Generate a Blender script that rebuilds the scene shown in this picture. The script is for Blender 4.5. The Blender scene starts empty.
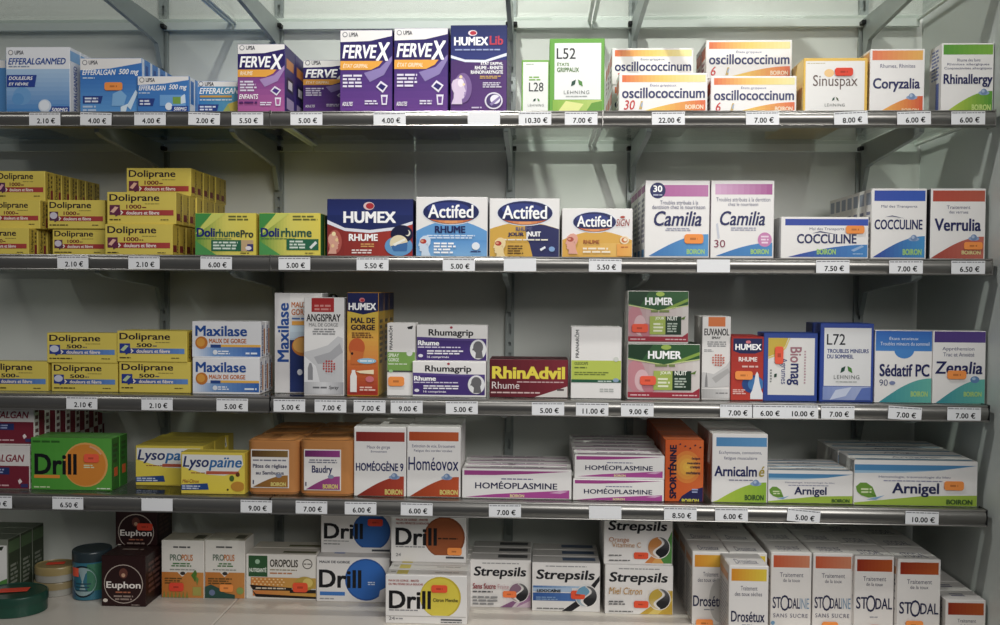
import bpy, math, random
from mathutils import Vector, Matrix
random.seed(7)
SC = bpy.context.scene
COL = SC.collection

# ------------------------------------------------------------------ camera model
F = 900.0; D = 1.305; WALL = 0.26
RT = Vector((0.99907533, 0.04244407, 0.00685535))
DN = Vector((0.00800439, -0.02696133, -0.99960443))
FW = Vector((-0.04224245, 0.99873499, -0.02727614))
EYE = Vector((0, -D, 0))
def at(px, py, Y):
    """photo pixel -> world point on the upright plane at depth Y"""
    v = RT*((px-500)/F) + DN*((py-312.5)/F) + FW
    return EYE + v*((Y+D)/v.y)
def pix(P):
    q = Vector(P)-EYE
    return 500+F*q.dot(RT)/q.dot(FW), 312.5+F*q.dot(DN)/q.dot(FW)
cam = bpy.data.cameras.new('camera'); cam.sensor_width = 36; cam.lens = F*36/1000
cam.clip_start = 0.02
co = bpy.data.objects.new('camera', cam); COL.objects.link(co)
co.matrix_world = Matrix(((RT.x, -DN.x, -FW.x, EYE.x), (RT.y, -DN.y, -FW.y, EYE.y),
                          (RT.z, -DN.z, -FW.z, EYE.z), (0, 0, 0, 1)))
SC.camera = co

# ------------------------------------------------------------------ colours, materials
def lin(c):
    return c/12.92 if c <= .04045 else ((c+.055)/1.055)**2.4
_cc = {}
def hx(c):
    if isinstance(c, tuple): return c
    if c not in _cc:
        h = c.lstrip('#')
        if len(h) == 3: h = ''.join(k*2 for k in h)
        r, g, b = (int(h[i:i+2], 16)/255 for i in (0, 2, 4)); m = .3*r+.55*g+.15*b; k = .87   # offset inks are a little muted
        _cc[c] = tuple(lin(m+(q-m)*k) for q in (r, g, b))+(1.0,)
    return _cc[c]
def mix(a, b, t):
    a, b = hx(a), hx(b)
    return tuple(a[i]+(b[i]-a[i])*t for i in range(4))

def newmat(name):
    m = bpy.data.materials.new(name); m.use_nodes = True
    nt = m.node_tree; nt.nodes.clear()
    out = nt.nodes.new('ShaderNodeOutputMaterial')
    return m, nt, out
def link(nt, a, b): nt.links.new(a, b)
def principled(name, color=None, rough=.5, metal=0, attr=False, noise=0.0, nscale=60, bump=0, spec=.5, trans=0, coat=0, ior=1.45):
    m, nt, out = newmat(name)
    b = nt.nodes.new('ShaderNodeBsdfPrincipled')
    link(nt, b.outputs[0], out.inputs[0])
    b.inputs['Roughness'].default_value = rough; b.inputs['Metallic'].default_value = metal
    b.inputs['Specular IOR Level'].default_value = spec
    b.inputs['Transmission Weight'].default_value = trans
    b.inputs['Coat Weight'].default_value = coat
    b.inputs['IOR'].default_value = ior
    tc = nt.nodes.new('ShaderNodeTexCoord')
    src = None
    if attr:
        a = nt.nodes.new('ShaderNodeAttribute'); a.attribute_name = 'Col'; src = a.outputs['Color']
    elif color is not None:
        rgb = nt.nodes.new('ShaderNodeRGB'); rgb.outputs[0].default_value = hx(color); src = rgb.outputs[0]
    n = nt.nodes.new('ShaderNodeTexNoise'); n.inputs['Scale'].default_value = nscale; n.inputs['Detail'].default_value = 3
    link(nt, tc.outputs['Object'], n.inputs['Vector'])
    if noise:
        mr = nt.nodes.new('ShaderNodeMapRange'); mr.inputs['To Min'].default_value = 1-noise; mr.inputs['To Max'].default_value = 1+noise
        link(nt, n.outputs[0], mr.inputs['Value'])
        vm = nt.nodes.new('ShaderNodeVectorMath'); vm.operation = 'SCALE'
        link(nt, src, vm.inputs[0]); link(nt, mr.outputs[0], vm.inputs['Scale'])
        src = vm.outputs[0]
    link(nt, src, b.inputs['Base Color'])
    if bump:
        bp = nt.nodes.new('ShaderNodeBump'); bp.inputs['Strength'].default_value = bump; bp.inputs['Distance'].default_value = .0006
        link(nt, n.outputs[0], bp.inputs['Height']); link(nt, bp.outputs[0], b.inputs['Normal'])
    return m
def thin_glass(name, tint, gloss_lo, gloss_hi, rough=0.02):
    m, nt, out = newmat(name)
    t = nt.nodes.new('ShaderNodeBsdfTransparent'); t.inputs[0].default_value = hx(tint)
    g = nt.nodes.new('ShaderNodeBsdfGlossy'); g.inputs['Roughness'].default_value = rough
    fa = nt.nodes.new('ShaderNodeLayerWeight'); fa.inputs[0].default_value = .5
    lw = nt.nodes.new('ShaderNodeMath'); lw.operation = 'POWER'; lw.inputs[1].default_value = 5.0
    link(nt, fa.outputs['Facing'], lw.inputs[0])
    mr = nt.nodes.new('ShaderNodeMapRange'); mr.inputs['To Min'].default_value = gloss_lo; mr.inputs['To Max'].default_value = gloss_hi
    link(nt, lw.outputs[0], mr.inputs['Value'])
    mx = nt.nodes.new('ShaderNodeMixShader')
    link(nt, mr.outputs[0], mx.inputs[0]); link(nt, t.outputs[0], mx.inputs[1]); link(nt, g.outputs[0], mx.inputs[2])
    link(nt, mx.outputs[0], out.inputs[0])
    return m
M_CARD = principled('printed_card', attr=True, rough=.42, noise=.03, nscale=40, bump=.05, spec=.4)
M_STICK = principled('fluorescent_paper', attr=True, rough=.6, noise=.03, spec=.3)
M_PAPER = principled('ticket_paper', attr=True, rough=.55, noise=.02, spec=.3)
M_TIN = principled('printed_tin', attr=True, rough=.3, noise=.05, spec=.5)
M_WALL = principled('back_panel_paint', '#dde0da', rough=.32, noise=.03, nscale=3, spec=.35)
M_SIDE = principled('side_panel_paint', '#c6cdc8', rough=.4, noise=.03, nscale=4, spec=.35)
M_METAL = principled('grey_bracket_paint', '#9da5a3', rough=.4, metal=.35, noise=.05, nscale=30)
M_RAIL = principled('brushed_aluminium_rail', '#8b8985', rough=.3, metal=.8, noise=.08, nscale=12)
M_GLASS = thin_glass('shelf_glass', '#f5f8f5', .03, .9)
M_STRIP = principled('pale_plastic_strip', '#e3ebe5', rough=.4, noise=.02)
M_BLACK = principled('black_plastic', '#0b0b0c', rough=.35, noise=.05)
M_BASE = principled('cream_laminate', '#d8d0c4', rough=.35, noise=.04, nscale=20, spec=.4)
M_TUB = principled('amber_plastic', '#d68c4a', rough=.3, noise=.05, nscale=25, spec=.5, trans=.15)
M_CLEAR = principled('clear_plastic', '#c6c3b8', rough=.15, noise=.02, trans=.4)

# ------------------------------------------------------------------ mesh builder with one colour per face
class MB:
    def __init__(s): s.v = []; s.f = []; s.c = []
    def poly(s, pts, col):
        n = len(s.v); s.v += [tuple(p) for p in pts]; s.f.append(tuple(range(n, n+len(pts)))); s.c.append(col)
    def mesh(s, verts, faces, col):
        n = len(s.v); s.v += [tuple(p) for p in verts]
        for f in faces:
            s.f.append(tuple(i+n for i in f)); s.c.append(col)
    def box(s, x0, x1, y0, y1, z0, z1, col, ch=0.0, cols=None):
        cols = cols or {}
        if ch <= 0:
            V = [(x, y, z) for x in (x0, x1) for y in (y0, y1) for z in (z0, z1)]
            n = len(s.v); s.v += V
            for f, k in (((0, 1, 3, 2), 'l'), ((4, 6, 7, 5), 'r'), ((0, 4, 5, 1), 'f'), ((2, 3, 7, 6), 'b'), ((0, 2, 6, 4), 'd'), ((1, 5, 7, 3), 't')):
                s.f.append(tuple(i+n for i in f)); s.c.append(cols.get(k, col))
            return
        n = len(s.v); idx = {}
        for ix, x in enumerate((x0, x1)):
            for iy, y in enumerate((y0, y1)):
                for iz, z in enumerate((z0, z1)):
                    dx = ch*(1-2*ix); dy = ch*(1-2*iy); dz = ch*(1-2*iz)
                    for a, p in ((0, (x, y+dy, z+dz)), (1, (x+dx, y, z+dz)), (2, (x+dx, y+dy, z))):
                        idx[ix, iy, iz, a] = len(s.v); s.v.append(p)
        def q(*k): return tuple(idx[t] for t in k)
        fc = [(q((0,0,0,0),(0,0,1,0),(0,1,1,0),(0,1,0,0)),'l'), (q((1,0,0,0),(1,1,0,0),(1,1,1,0),(1,0,1,0)),'r'),
              (q((0,0,0,1),(1,0,0,1),(1,0,1,1),(0,0,1,1)),'f'), (q((0,1,0,1),(0,1,1,1),(1,1,1,1),(1,1,0,1)),'b'),
              (q((0,0,0,2),(0,1,0,2),(1,1,0,2),(1,0,0,2)),'d'), (q((0,0,1,2),(1,0,1,2),(1,1,1,2),(0,1,1,2)),'t')]
        ec = cols.get('e', col)
        for iy in (0, 1):
            for iz in (0, 1): fc.append((q((0,iy,iz,1),(1,iy,iz,1),(1,iy,iz,2),(0,iy,iz,2)), 'e'))
        for ix in (0, 1):
            for iz in (0, 1): fc.append((q((ix,0,iz,0),(ix,1,iz,0),(ix,1,iz,2),(ix,0,iz,2)), 'e'))
            for iy in (0, 1): fc.append((q((ix,iy,0,0),(ix,iy,1,0),(ix,iy,1,1),(ix,iy,0,1)), 'e'))
        for ix in (0, 1):
            for iy in (0, 1):
                for iz in (0, 1): fc.append((q((ix,iy,iz,0),(ix,iy,iz,1),(ix,iy,iz,2)), 'e'))
        cx = Vector(((x0+x1)/2, (y0+y1)/2, (z0+z1)/2))
        for f, k in fc:
            a, b, c = (Vector(s.v[i]) for i in f[:3])
            if (b-a).cross(c-a).dot((a+b+c)/3-cx) < 0: f = tuple(reversed(f))
            s.f.append(f); s.c.append(cols.get(k, ec if k == 'e' else col))
    def lathe(s, prof, col, n=36, sy=1.0, cx=0, cy=0, cap=True):
        base = len(s.v)
        for r, z in prof:
            for k in range(n):
                a = 2*math.pi*k/n; s.v.append((cx+r*math.cos(a), cy+r*sy*math.sin(a), z))
        for i in range(len(prof)-1):
            c = col(i) if callable(col) else col
            for k in range(n):
                k2 = (k+1) % n
                s.f.append((base+i*n+k, base+i*n+k2, base+(i+1)*n+k2, base+(i+1)*n+k)); s.c.append(c)
        if cap:
            s.f.append(tuple(base+k for k in reversed(range(n)))); s.c.append(col(0) if callable(col) else col)
            t = base+(len(prof)-1)*n
            s.f.append(tuple(t+k for k in range(n))); s.c.append(col(len(prof)-2) if callable(col) else col)
    def build(s, name, mat, parent=None, loc=None, smooth=False):
        me = bpy.data.meshes.new(name); me.from_pydata(s.v, [], s.f)
        ca = me.color_attributes.new('Col', 'FLOAT_COLOR', 'CORNER')
        buf = []
        for p, c in zip(me.polygons, s.c):
            buf += list(hx(c))*p.loop_total
        ca.data.foreach_set('color', buf)
        me.materials.append(mat)
        if smooth:
            me.shade_smooth() if hasattr(me, 'shade_smooth') else None
            try: me.set_sharp_from_angle(angle=math.radians(35))
            except Exception: pass
        me.update()
        o = bpy.data.objects.new(name, me); COL.objects.link(o)
        if parent: o.parent = parent
        if loc is not None: o.location = loc
        return o
def empty(name, loc, rz=0):
    o = bpy.data.objects.new(name, None); o.empty_display_size = .02; COL.objects.link(o)
    o.location = loc; o.rotation_euler = (0, 0, rz); return o
LABELS = {}
def tag(o, label=None, cat=None, group=None, kind=None):
    if label: o['label'] = label
    if cat: o['category'] = cat
    if group: o['group'] = group
    if kind: o['kind'] = kind
    return o

# ------------------------------------------------------------------ lettering (built-in font turned into mesh)
_tc = {}
def glyphs(txt, bold=0.0, shear=0.0, sp=1.0):
    k = (txt, bold, shear, sp)
    if k not in _tc:
        cu = bpy.data.curves.new('lettering', 'FONT'); cu.body = txt; cu.resolution_u = 3
        cu.shear = shear; cu.space_character = sp
        ob = bpy.data.objects.new('lettering', cu); COL.objects.link(ob)
        bpy.context.view_layer.update()
        me = ob.evaluated_get(bpy.context.evaluated_depsgraph_get()).to_mesh()
        vs = [tuple(v.co[:2]) for v in me.vertices]; fs = [tuple(p.vertices) for p in me.polygons]
        bpy.data.objects.remove(ob, do_unlink=True); bpy.data.curves.remove(cu)
        if bold > 0:      # heavier weight: the strokes are overprinted with small shifts
            v0, f0, n0 = vs, fs, len(vs); vs, fs = [], []
            for i, (dx, dy) in enumerate(((-1, -.6), (-1, .6), (1, -.6), (1, .6), (0, 0))):
                vs += [(x+dx*bold, y+dy*bold) for x, y in v0]; fs += [tuple(k+i*n0 for k in f) for f in f0]
        if vs:
            a = min(v[0] for v in vs); b = max(v[0] for v in vs); c = min(v[1] for v in vs); d = max(v[1] for v in vs)
            nb = len(vs)//5 if bold > 0 else len(vs)
            vs = [((v[0]-a)/max(b-a, 1e-6), (v[1]-c)/max(d-c, 1e-6), (i//nb)*.000014) for i, v in enumerate(vs)]
        _tc[k] = (vs, fs)
    return _tc[k]

class Face:
    """prints flat art onto one face; (u,v) in metres, fn maps (u,v,height) to the local point"""
    def __init__(s, mb, W, H, fn): s.mb, s.W, s.H, s.fn, s.k = mb, W, H, fn, 0
    def lift(s): s.k += 1; return .00008*s.k
    def cl(s, u, v): return min(max(u, .0006), s.W-.0006), min(max(v, .0006), s.H-.0006)
    def poly(s, pts, col, h=None):
        h = h if h is not None else s.lift()
        P = [s.cl(*p) for p in pts]
        s.mb.poly([s.fn(u, v, h) for u, v in P], col)
    def rect(s, u0, v0, u1, v1, col, h=None): s.poly([(u0, v0), (u1, v0), (u1, v1), (u0, v1)], col, h)
    def grad(s, u0, v0, u1, v1, c1, c2, ax='h', n=10):
        h = s.lift()
        for i in range(n):
            a, b = i/n, (i+1)/n; c = mix(c1, c2, (i+.5)/n)
            if ax == 'h': s.rect(u0+(u1-u0)*a, v0, u0+(u1-u0)*b, v1, c, h)
            else: s.rect(u0, v0+(v1-v0)*a, u1, v0+(v1-v0)*b, c, h)
    def text(s, txt, u0, v0, u1, v1, col, bold=0, shear=0, rot=0, sp=1.0):
        vs, fs = glyphs(txt, bold, shear, sp); h = s.lift()
        if not vs: return
        P = []
        for a, b, hk in vs:
            if rot == 90: a, b = 1-b, a
            elif rot == -90: a, b = b, 1-a
            P.append(s.fn(*s.cl(u0+(u1-u0)*a, v0+(v1-v0)*b), h+hk))
        s.mb.mesh(P, fs, col)
    def ell(s, cu, cv, ru, rv, col, n=28):
        s.poly([(cu+ru*math.cos(2*math.pi*k/n), cv+rv*math.sin(2*math.pi*k/n)) for k in range(n)], col)
    def lines(s, u0, v0, u1, v1, col, n, seed=1, al='l'):
        rnd = random.Random(seed); h = s.lift(); lh = (v1-v0)/n
        for i in range(n):
            y1 = v1-lh*i-lh*.22; y0 = v1-lh*(i+1)+lh*.22
            end = u1-(u1-u0)*(rnd.random()*.25 if n > 1 else 0)
            x = u0+((u1-end)/2 if al == 'c' else 0); end = end+((u1-end)/2 if al == 'c' else 0)
            while x < end:
                w = (v1-v0)/n*(1.0+2.2*rnd.random()); w = min(w, end-x)
                if w > .0004: s.rect(x, y0, x+w, y1, col, h)
                x += w+lh*.38

def art_on(fc, items, conv, seed):
    for it in items:
        k = it[0]
        if k == 'R': (u0, v0), (u1, v1) = conv(it[2], it[5]), conv(it[4], it[3]); fc.rect(u0, v0, u1, v1, it[1])
        elif k == 'G':
            (u0, v0), (u1, v1) = conv(it[3], it[6]), conv(it[5], it[4])
            ax = it[7] if len(it) > 7 else 'h'
            if ax == 'h': fc.grad(u0, v0, u1, v1, it[1], it[2], 'h')
            else: fc.grad(u0, v0, u1, v1, it[2], it[1], 'v')
        elif k == 'E':
            cu, cv = conv(it[2], it[3]); a, b = conv(it[2]+it[4], it[3]-it[5]); fc.ell(cu, cv, a-cu, b-cv, it[1])
        elif k == 'P': fc.poly([conv(*p) for p in reversed(it[2])] if False else [conv(*p) for p in it[2]], it[1])
        elif k == 'T':
            o = it[7] if len(it) > 7 else {}
            (u0, v0), (u1, v1) = conv(it[2], it[5]), conv(it[4], it[3]); fc.text(it[1], u0, v0, u1, v1, it[6], **o)
        elif k == 'M':
            (u0, v0), (u1, v1) = conv(it[2], it[5]), conv(it[4], it[3])
            fc.lines(u0, v0, u1, v1, it[1], it[6], seed+int(it[2]), it[7] if len(it) > 7 else 'l')
        elif k == 'W':   # swoosh: c1 c2 x0 ybottom x1 ytop
            _, c1, c2, x0, yb, x1, yt = it
            h = fc.lift(); n = 12
            for i in range(n):
                a, b = i/n, (i+1)/n
                f = lambda t: yb-(yb-yt)*math.sin(t*math.pi/2)**1.0
                pa = [conv(x0+(x1-x0)*a, yb), conv(x0+(x1-x0)*b, yb), conv(x0+(x1-x0)*b, f(b)), conv(x0+(x1-x0)*a, f(a))]
                if i == 0: pa = [pa[0], pa[1], pa[2]]
                fc.poly(pa, mix(c1, c2, (i+.5)/n), h)

def rrect_pts(cx, cy, w, h, r, n=4):
    P = []
    for sx, sy, a0 in ((1, -1, -90), (1, 1, 0), (-1, 1, 90), (-1, -1, 180)):
        for k in range(n+1):
            a = math.radians(a0+90*k/n); P.append((cx+sx*(w/2-r)+r*math.cos(a), cy+sy*(h/2-r)+r*math.sin(a)))
    return P

SHELF = {}   # glass top height per row, filled below
class Item: pass
def carton(name, label, px, row, base, art=(), Y=.02, depth=.03, side=(), top=(), cols=None, stickers=(), on=None,
           yaw=0, n=1, gap=.0008, back=None, group=None, cat='medicine box', flap=None, z=None, seed=0, dx=0, H=None, jit=0.0, shift=0.0):
    """one carton whose front face fills the photo rectangle px when it stands at depth Y on its shelf"""
    x0, y0, x1, y1 = px; xm, ym = (x0+x1)/2, (y0+y1)/2
    zb = z if z is not None else (on.top if on else SHELF[row])
    a, b = at(x0, ym, Y), at(x1, ym, Y); W = b.x-a.x; cx = (a.x+b.x)/2
    Hh = H if H else at(xm, y0, Y).z-zb
    ybase = pix((cx, Y, zb))[1]
    ytop = pix((cx, Y, zb+Hh))[1]
    def conv(x, y): return (x-x0)/(x1-x0)*W, (ybase-y)/(ybase-ytop)*Hh
    mb = MB(); mb.box(-W/2, W/2, -depth/2, depth/2, 0, Hh, base, .0007, cols)
    fr = Face(mb, W, Hh, lambda u, v, h: (u-W/2, -depth/2-h, v))
    art_on(fr, art, conv, seed)
    for sgn in (1, -1):
        if sgn > 0: fc = Face(mb, depth, Hh, lambda u, v, h: (W/2+h, u-depth/2, v))
        else: fc = Face(mb, depth, Hh, lambda u, v, h: (-W/2-h, depth/2-u, v))
        for it in side:
            A = (it[2], it[3], it[4], it[5])
            u0, u1 = A[0]*depth, A[2]*depth
            if sgn < 0 and it[0] != 'T': u0, u1 = depth-A[2]*depth, depth-A[0]*depth
            if it[0] == 'R': fc.rect(u0, A[1]*Hh, u1, A[3]*Hh, it[1])
            elif it[0] == 'T': fc.text(it[1], u0, A[1]*Hh, u1, A[3]*Hh, it[6], **(it[7] if len(it) > 7 else {}))
            elif it[0] == 'M': fc.lines(u0, A[1]*Hh, u1, A[3]*Hh, it[1], it[6], seed+3)
    def do_top(mb2, ww, dd, zz, yoff=0):
        fc = Face(mb2, ww, dd, lambda u, v, h: (u-ww/2, v-dd/2+yoff, zz+h))
        for it in top:
            A = (it[2]*ww, it[3]*dd, it[4]*ww, it[5]*dd)
            if it[0] == 'R': fc.rect(A[0], A[1], A[2], A[3], it[1])
            elif it[0] == 'T': fc.text(it[1], A[0], A[1], A[2], A[3], it[6], **(it[7] if len(it) > 7 else {}))
            elif it[0] == 'M': fc.lines(A[0], A[1], A[2], A[3], it[1], it[6], seed+5)
    fl = None
    if flap:
        fl = MB(); fl.box(-W/2+.0012, W/2-.0012, -depth/2+.0009, depth/2-.0012, Hh, Hh+.0005, flap, .0002)
        do_top(fl, W-.0026, depth-.003, Hh+.0005)
    elif top: do_top(mb, W, depth, Hh)
    loc = Vector((cx+dx, Y+depth/2, zb)); yw = math.radians(yaw)
    parts = len(stickers) > 0 or flap
    if parts:
        root = empty(name, loc, yw); body = mb.build('carton', M_CARD, root)
        if fl: fl.build('tuck_flap', M_CARD, root)
        for st in stickers:
            sx, sy, ex, ey = st[1:5]; (u0, v0), (u1, v1) = conv(sx, ey), conv(ex, sy)
            sm = MB(); w, h = u1-u0, v1-v0; pts = rrect_pts((u0+u1)/2, (v0+v1)/2, w, h, min(w, h)*.28)
            yo = -depth/2-.0019; c = st[0]
            sm.poly([(p[0]-W/2, yo, p[1]) for p in pts], c)
            for i in range(len(pts)):
                p, q = pts[i], pts[(i+1) % len(pts)]
                sm.poly([(p[0]-W/2, yo, p[1]), (p[0]-W/2, yo+.0003, p[1]), (q[0]-W/2, yo+.0003, q[1]), (q[0]-W/2, yo, q[1])], c)
            sf = Face(sm, W, Hh, lambda u, v, hh: (u-W/2, yo-hh, v))
            dk = mix(c, '#5a1a10', .45)
            sf.lines(u0+w*.3, v0+h*.3, u1-w*.3, v1-h*.3, dk, 1, 3)
            so = sm.build('price_sticker', M_STICK, root)
            so['label'] = 'bright '+('orange' if c == ORG else 'red')+' price sticker'
    else:
        root = mb.build(name, M_CARD, None, loc); root.rotation_euler.z = yw
    tag(root, label, cat, group)
    it = Item(); it.root = root; it.top = zb+Hh+(.0006 if flap else .0002); it.W = W; it.cx = cx; it.Y = Y; it.depth = depth; it.H = Hh
    it.copies = []
    for k in range(1, n):
        r = root.copy(); COL.objects.link(r)
        for ch in root.children:
            if ch.name.startswith('price_sticker'): continue
            c2 = ch.copy(); COL.objects.link(c2); c2.parent = r
        r.location = loc+Vector(((random.random()-.5)*jit+shift, k*(depth+gap), 0))
        r['label'] = back[k-1] if isinstance(back, (list, tuple)) else back.format(ORD[k])
        it.copies.append(r)
    return it
ORD = ['front', 'first', 'second', 'third', 'fourth', 'fifth', 'sixth', 'seventh', 'eighth', 'ninth']
ORG = '#ff9440'; RED = '#fb5a3c'
# ------------------------------------------------------------------ the shelving unit
ZL = {0: .4640, 1: .2540, 2: .0454, 3: -.1612, 4: -.3099}     # top edge of each front rail
for r in ZL: SHELF[r] = ZL[r]-.0008
BASE_Z = -.4965; SHELF[5] = BASE_Z
XL, XR, XW = -1.02, .636, .646
def struct(name, mb, mat): o = mb.build(name, mat); o['kind'] = 'structure'; return o
m = MB(); m.box(-1.6, XW+.02, WALL, WALL+.02, -.62, 1.3, '#fff'); struct('wall_back', m, M_WALL)
m = MB(); m.box(XW, XW+.02, -.45, WALL, -.62, 1.3, '#fff'); struct('wall_right', m, M_SIDE)
JX = (at(239, 598, .10).x)
for x0, x1, lab in ((-1.5, JX-.0006, 'cream laminate base board left of the seam, under the brown cubes'), (JX+.0006, XW-.001, 'cream laminate base board right of the seam, under the syrup boxes')):
    m = MB(); m.box(x0, x1, -.075, WALL-.001, BASE_Z-.03, BASE_Z-.0002, '#fff', .0015)
    tag(m.build('base_board', M_BASE), lab, 'shelf board', 'base boards of the shelving')
RN = {0: 'topmost', 1: 'first', 2: 'second', 3: 'third', 4: 'fourth'}
def rail_mesh(x0, x1):
    prof = [(0, 0), (-.0078, 0), (-.0092, -.0006), (-.0098, -.0018), (-.0088, -.0026)]
    prof += [(-.0086-.0034*math.sin(math.pi*(k/10)**.8), -.0028-.0176*k/10) for k in range(1, 10)]
    prof += [(-.0088, -.0208), (-.0146, -.0212), (-.0150, -.0220), (-.0146, -.0230), (-.0120, -.0236), (0, -.0236)]
    m = MB(); k = len(prof)
    m.v += [(x0, y, z) for y, z in prof]+[(x1, y, z) for y, z in prof]
    for i in range(k):
        j = (i+1) % k; m.f.append((i, k+i, k+j, j)); m.c.append('#fff')
    m.f.append(tuple(range(k))); m.c.append('#fff'); m.f.append(tuple(reversed(range(k, 2*k)))); m.c.append('#fff')
    return m
def shelf(row, x0, x1, lab):
    z = ZL[row]; cx = (x0+x1)/2
    root = empty('glass_shelf', (cx, 0, z-.008)); tag(root, lab, 'shelf', 'glass shelves with grey price rails')
    h = (x1-x0)/2; dz = .008
    g = MB(); g.box(-h, h, .0002, WALL-.0145, dz-.0068, dz-.0010, '#fff'); g.build('glass_panel', M_GLASS, root)
    r = rail_mesh(-h, h); ro = r.build('price_rail', M_RAIL, root, (0, 0, dz), smooth=True)
    s = MB(); s.box(-h, h, WALL-.0142, WALL-.0085, dz-.0200, dz-.0010, '#fff', .0006); s.build('back_strip', M_STRIP, root)
    for e in (-1, 1):
        s = MB(); s.box(e*h-(.006 if e > 0 else 0), e*h+(0 if e > 0 else .006), .002, WALL-.016, dz-.0105, dz-.0070, '#fff', .0005); s.build('side_strip', M_STRIP, root)
        if e > 0 and row > 0:
            c = MB(); c.box(h, h+.0025, -.0112, .012, -.0238, .0006, '#fff', .0006); c.build('end_cap', M_BLACK if row > 2 else M_RAIL, ro)
J = -.3901
shelf(0, XL, -.5332, 'glass shelf above the frame, left panel, over the blue boxes')
shelf(0, -.5312, .0863, 'glass shelf above the frame, middle panel, over the purple sachet boxes')
shelf(0, .0883, XR, 'glass shelf above the frame, right panel carrying a dark box')
shelf(1, XL, J-.0008, 'topmost stocked glass shelf, left panel under the blue effervescent boxes')
shelf(1, J+.0008, .0888, 'topmost stocked glass shelf, middle panel under the tall purple boxes')
shelf(1, .0902, XR, 'topmost stocked glass shelf, right panel under the white and orange boxes')
for r, a, b in ((2, 'under the yellow and red tablet stacks', 'under the boxes with dark blue ovals'), (3, 'under the yellow and blue tablet boxes', 'under the spray boxes and purple boxes'), (4, 'under the bright green box and yellow lozenge boxes', 'under the amber tubs and ointment boxes')):
    shelf(r, XL, J-.0008, 'short left glass shelf panel '+a)
    shelf(r, J+.0008, XR, 'long right glass shelf panel '+b)
UP = [-.6576, -.4536, -.0489, .1583, .5458]
UN = ['leftmost', 'second from left', 'middle', 'fourth from left', 'rightmost']
for x, nm, wh in zip(UP, UN, ('behind the yellow tablet stacks', 'behind the pink and purple sachet box', 'behind the narrow green and white boxes', 'behind the white and orange boxes', 'beside the yellow-edged white box')):
    m = MB(); w = .0075
    m.box(x-w, x+w, WALL-.0015, WALL-.0001, -.496, 1.2, '#fff'); 
    for e in (-1, 1): m.box(x+e*w-(.002 if e > 0 else 0), x+e*w+(0 if e > 0 else .002), WALL-.008, WALL-.0015, -.496, 1.2, '#fff')
    z0 = -.496; zs = []
    zz = -.48
    # front web in pieces so that the slots are real openings
    while zz < 1.15:
        m.box(x-w+.002, x-.0022, WALL-.008, WALL-.0066, zz, zz+.05, '#fff'); m.box(x+.0022, x+w-.002, WALL-.008, WALL-.0066, zz, zz+.05, '#fff')
        m.box(x-.0022, x+.0022, WALL-.008, WALL-.0066, zz+.018, zz+.030, '#fff'); m.box(x-.0022, x+.0022, WALL-.008, WALL-.0066, zz+.036, zz+.05, '#fff')
        zz += .05
    tag(m.build('slotted_upright', M_METAL), '%s grey slotted upright on the wall, %s' % (nm, wh), 'shelf upright', 'slotted uprights on the back panel')
BP = [(.246, .0134), (.246, -.066), (.240, -.066), (.222, -.028), (.20, -.0245), (.03, -.011), (.012, -.006), (.012, .0134)]
for r in (0, 1, 2, 3, 4):
    for i, x in enumerate(UP):
        root = empty('shelf_bracket', (x, 0, ZL[r]-.0210)); s = .0035
        m = MB(); k = len(BP)
        m.v += [(-s, y, z) for y, z in BP]+[(s, y, z) for y, z in BP]
        m.f.append(tuple(reversed(range(k)))); m.f.append(tuple(range(k, 2*k))); m.c += ['#fff']*2
        for a in range(k):
            b = (a+1) % k; m.f.append((a, b, k+b, k+a)); m.c.append('#fff')
        m.build('arm', M_METAL, root)
        c = MB(); c.box(-.010, .010, .231, .2456, .0015, .0085, '#fff', .0012); c.build('clip', M_BLACK, root)
        tag(root, 'grey shelf bracket on the %s upright, under the %s' % (UN[i], ['cut-off shelf above', 'topmost stocked shelf', 'second stocked shelf', 'third stocked shelf', 'lowest glass shelf'][r]), 'shelf bracket', 'brackets holding the glass shelves')
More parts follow.
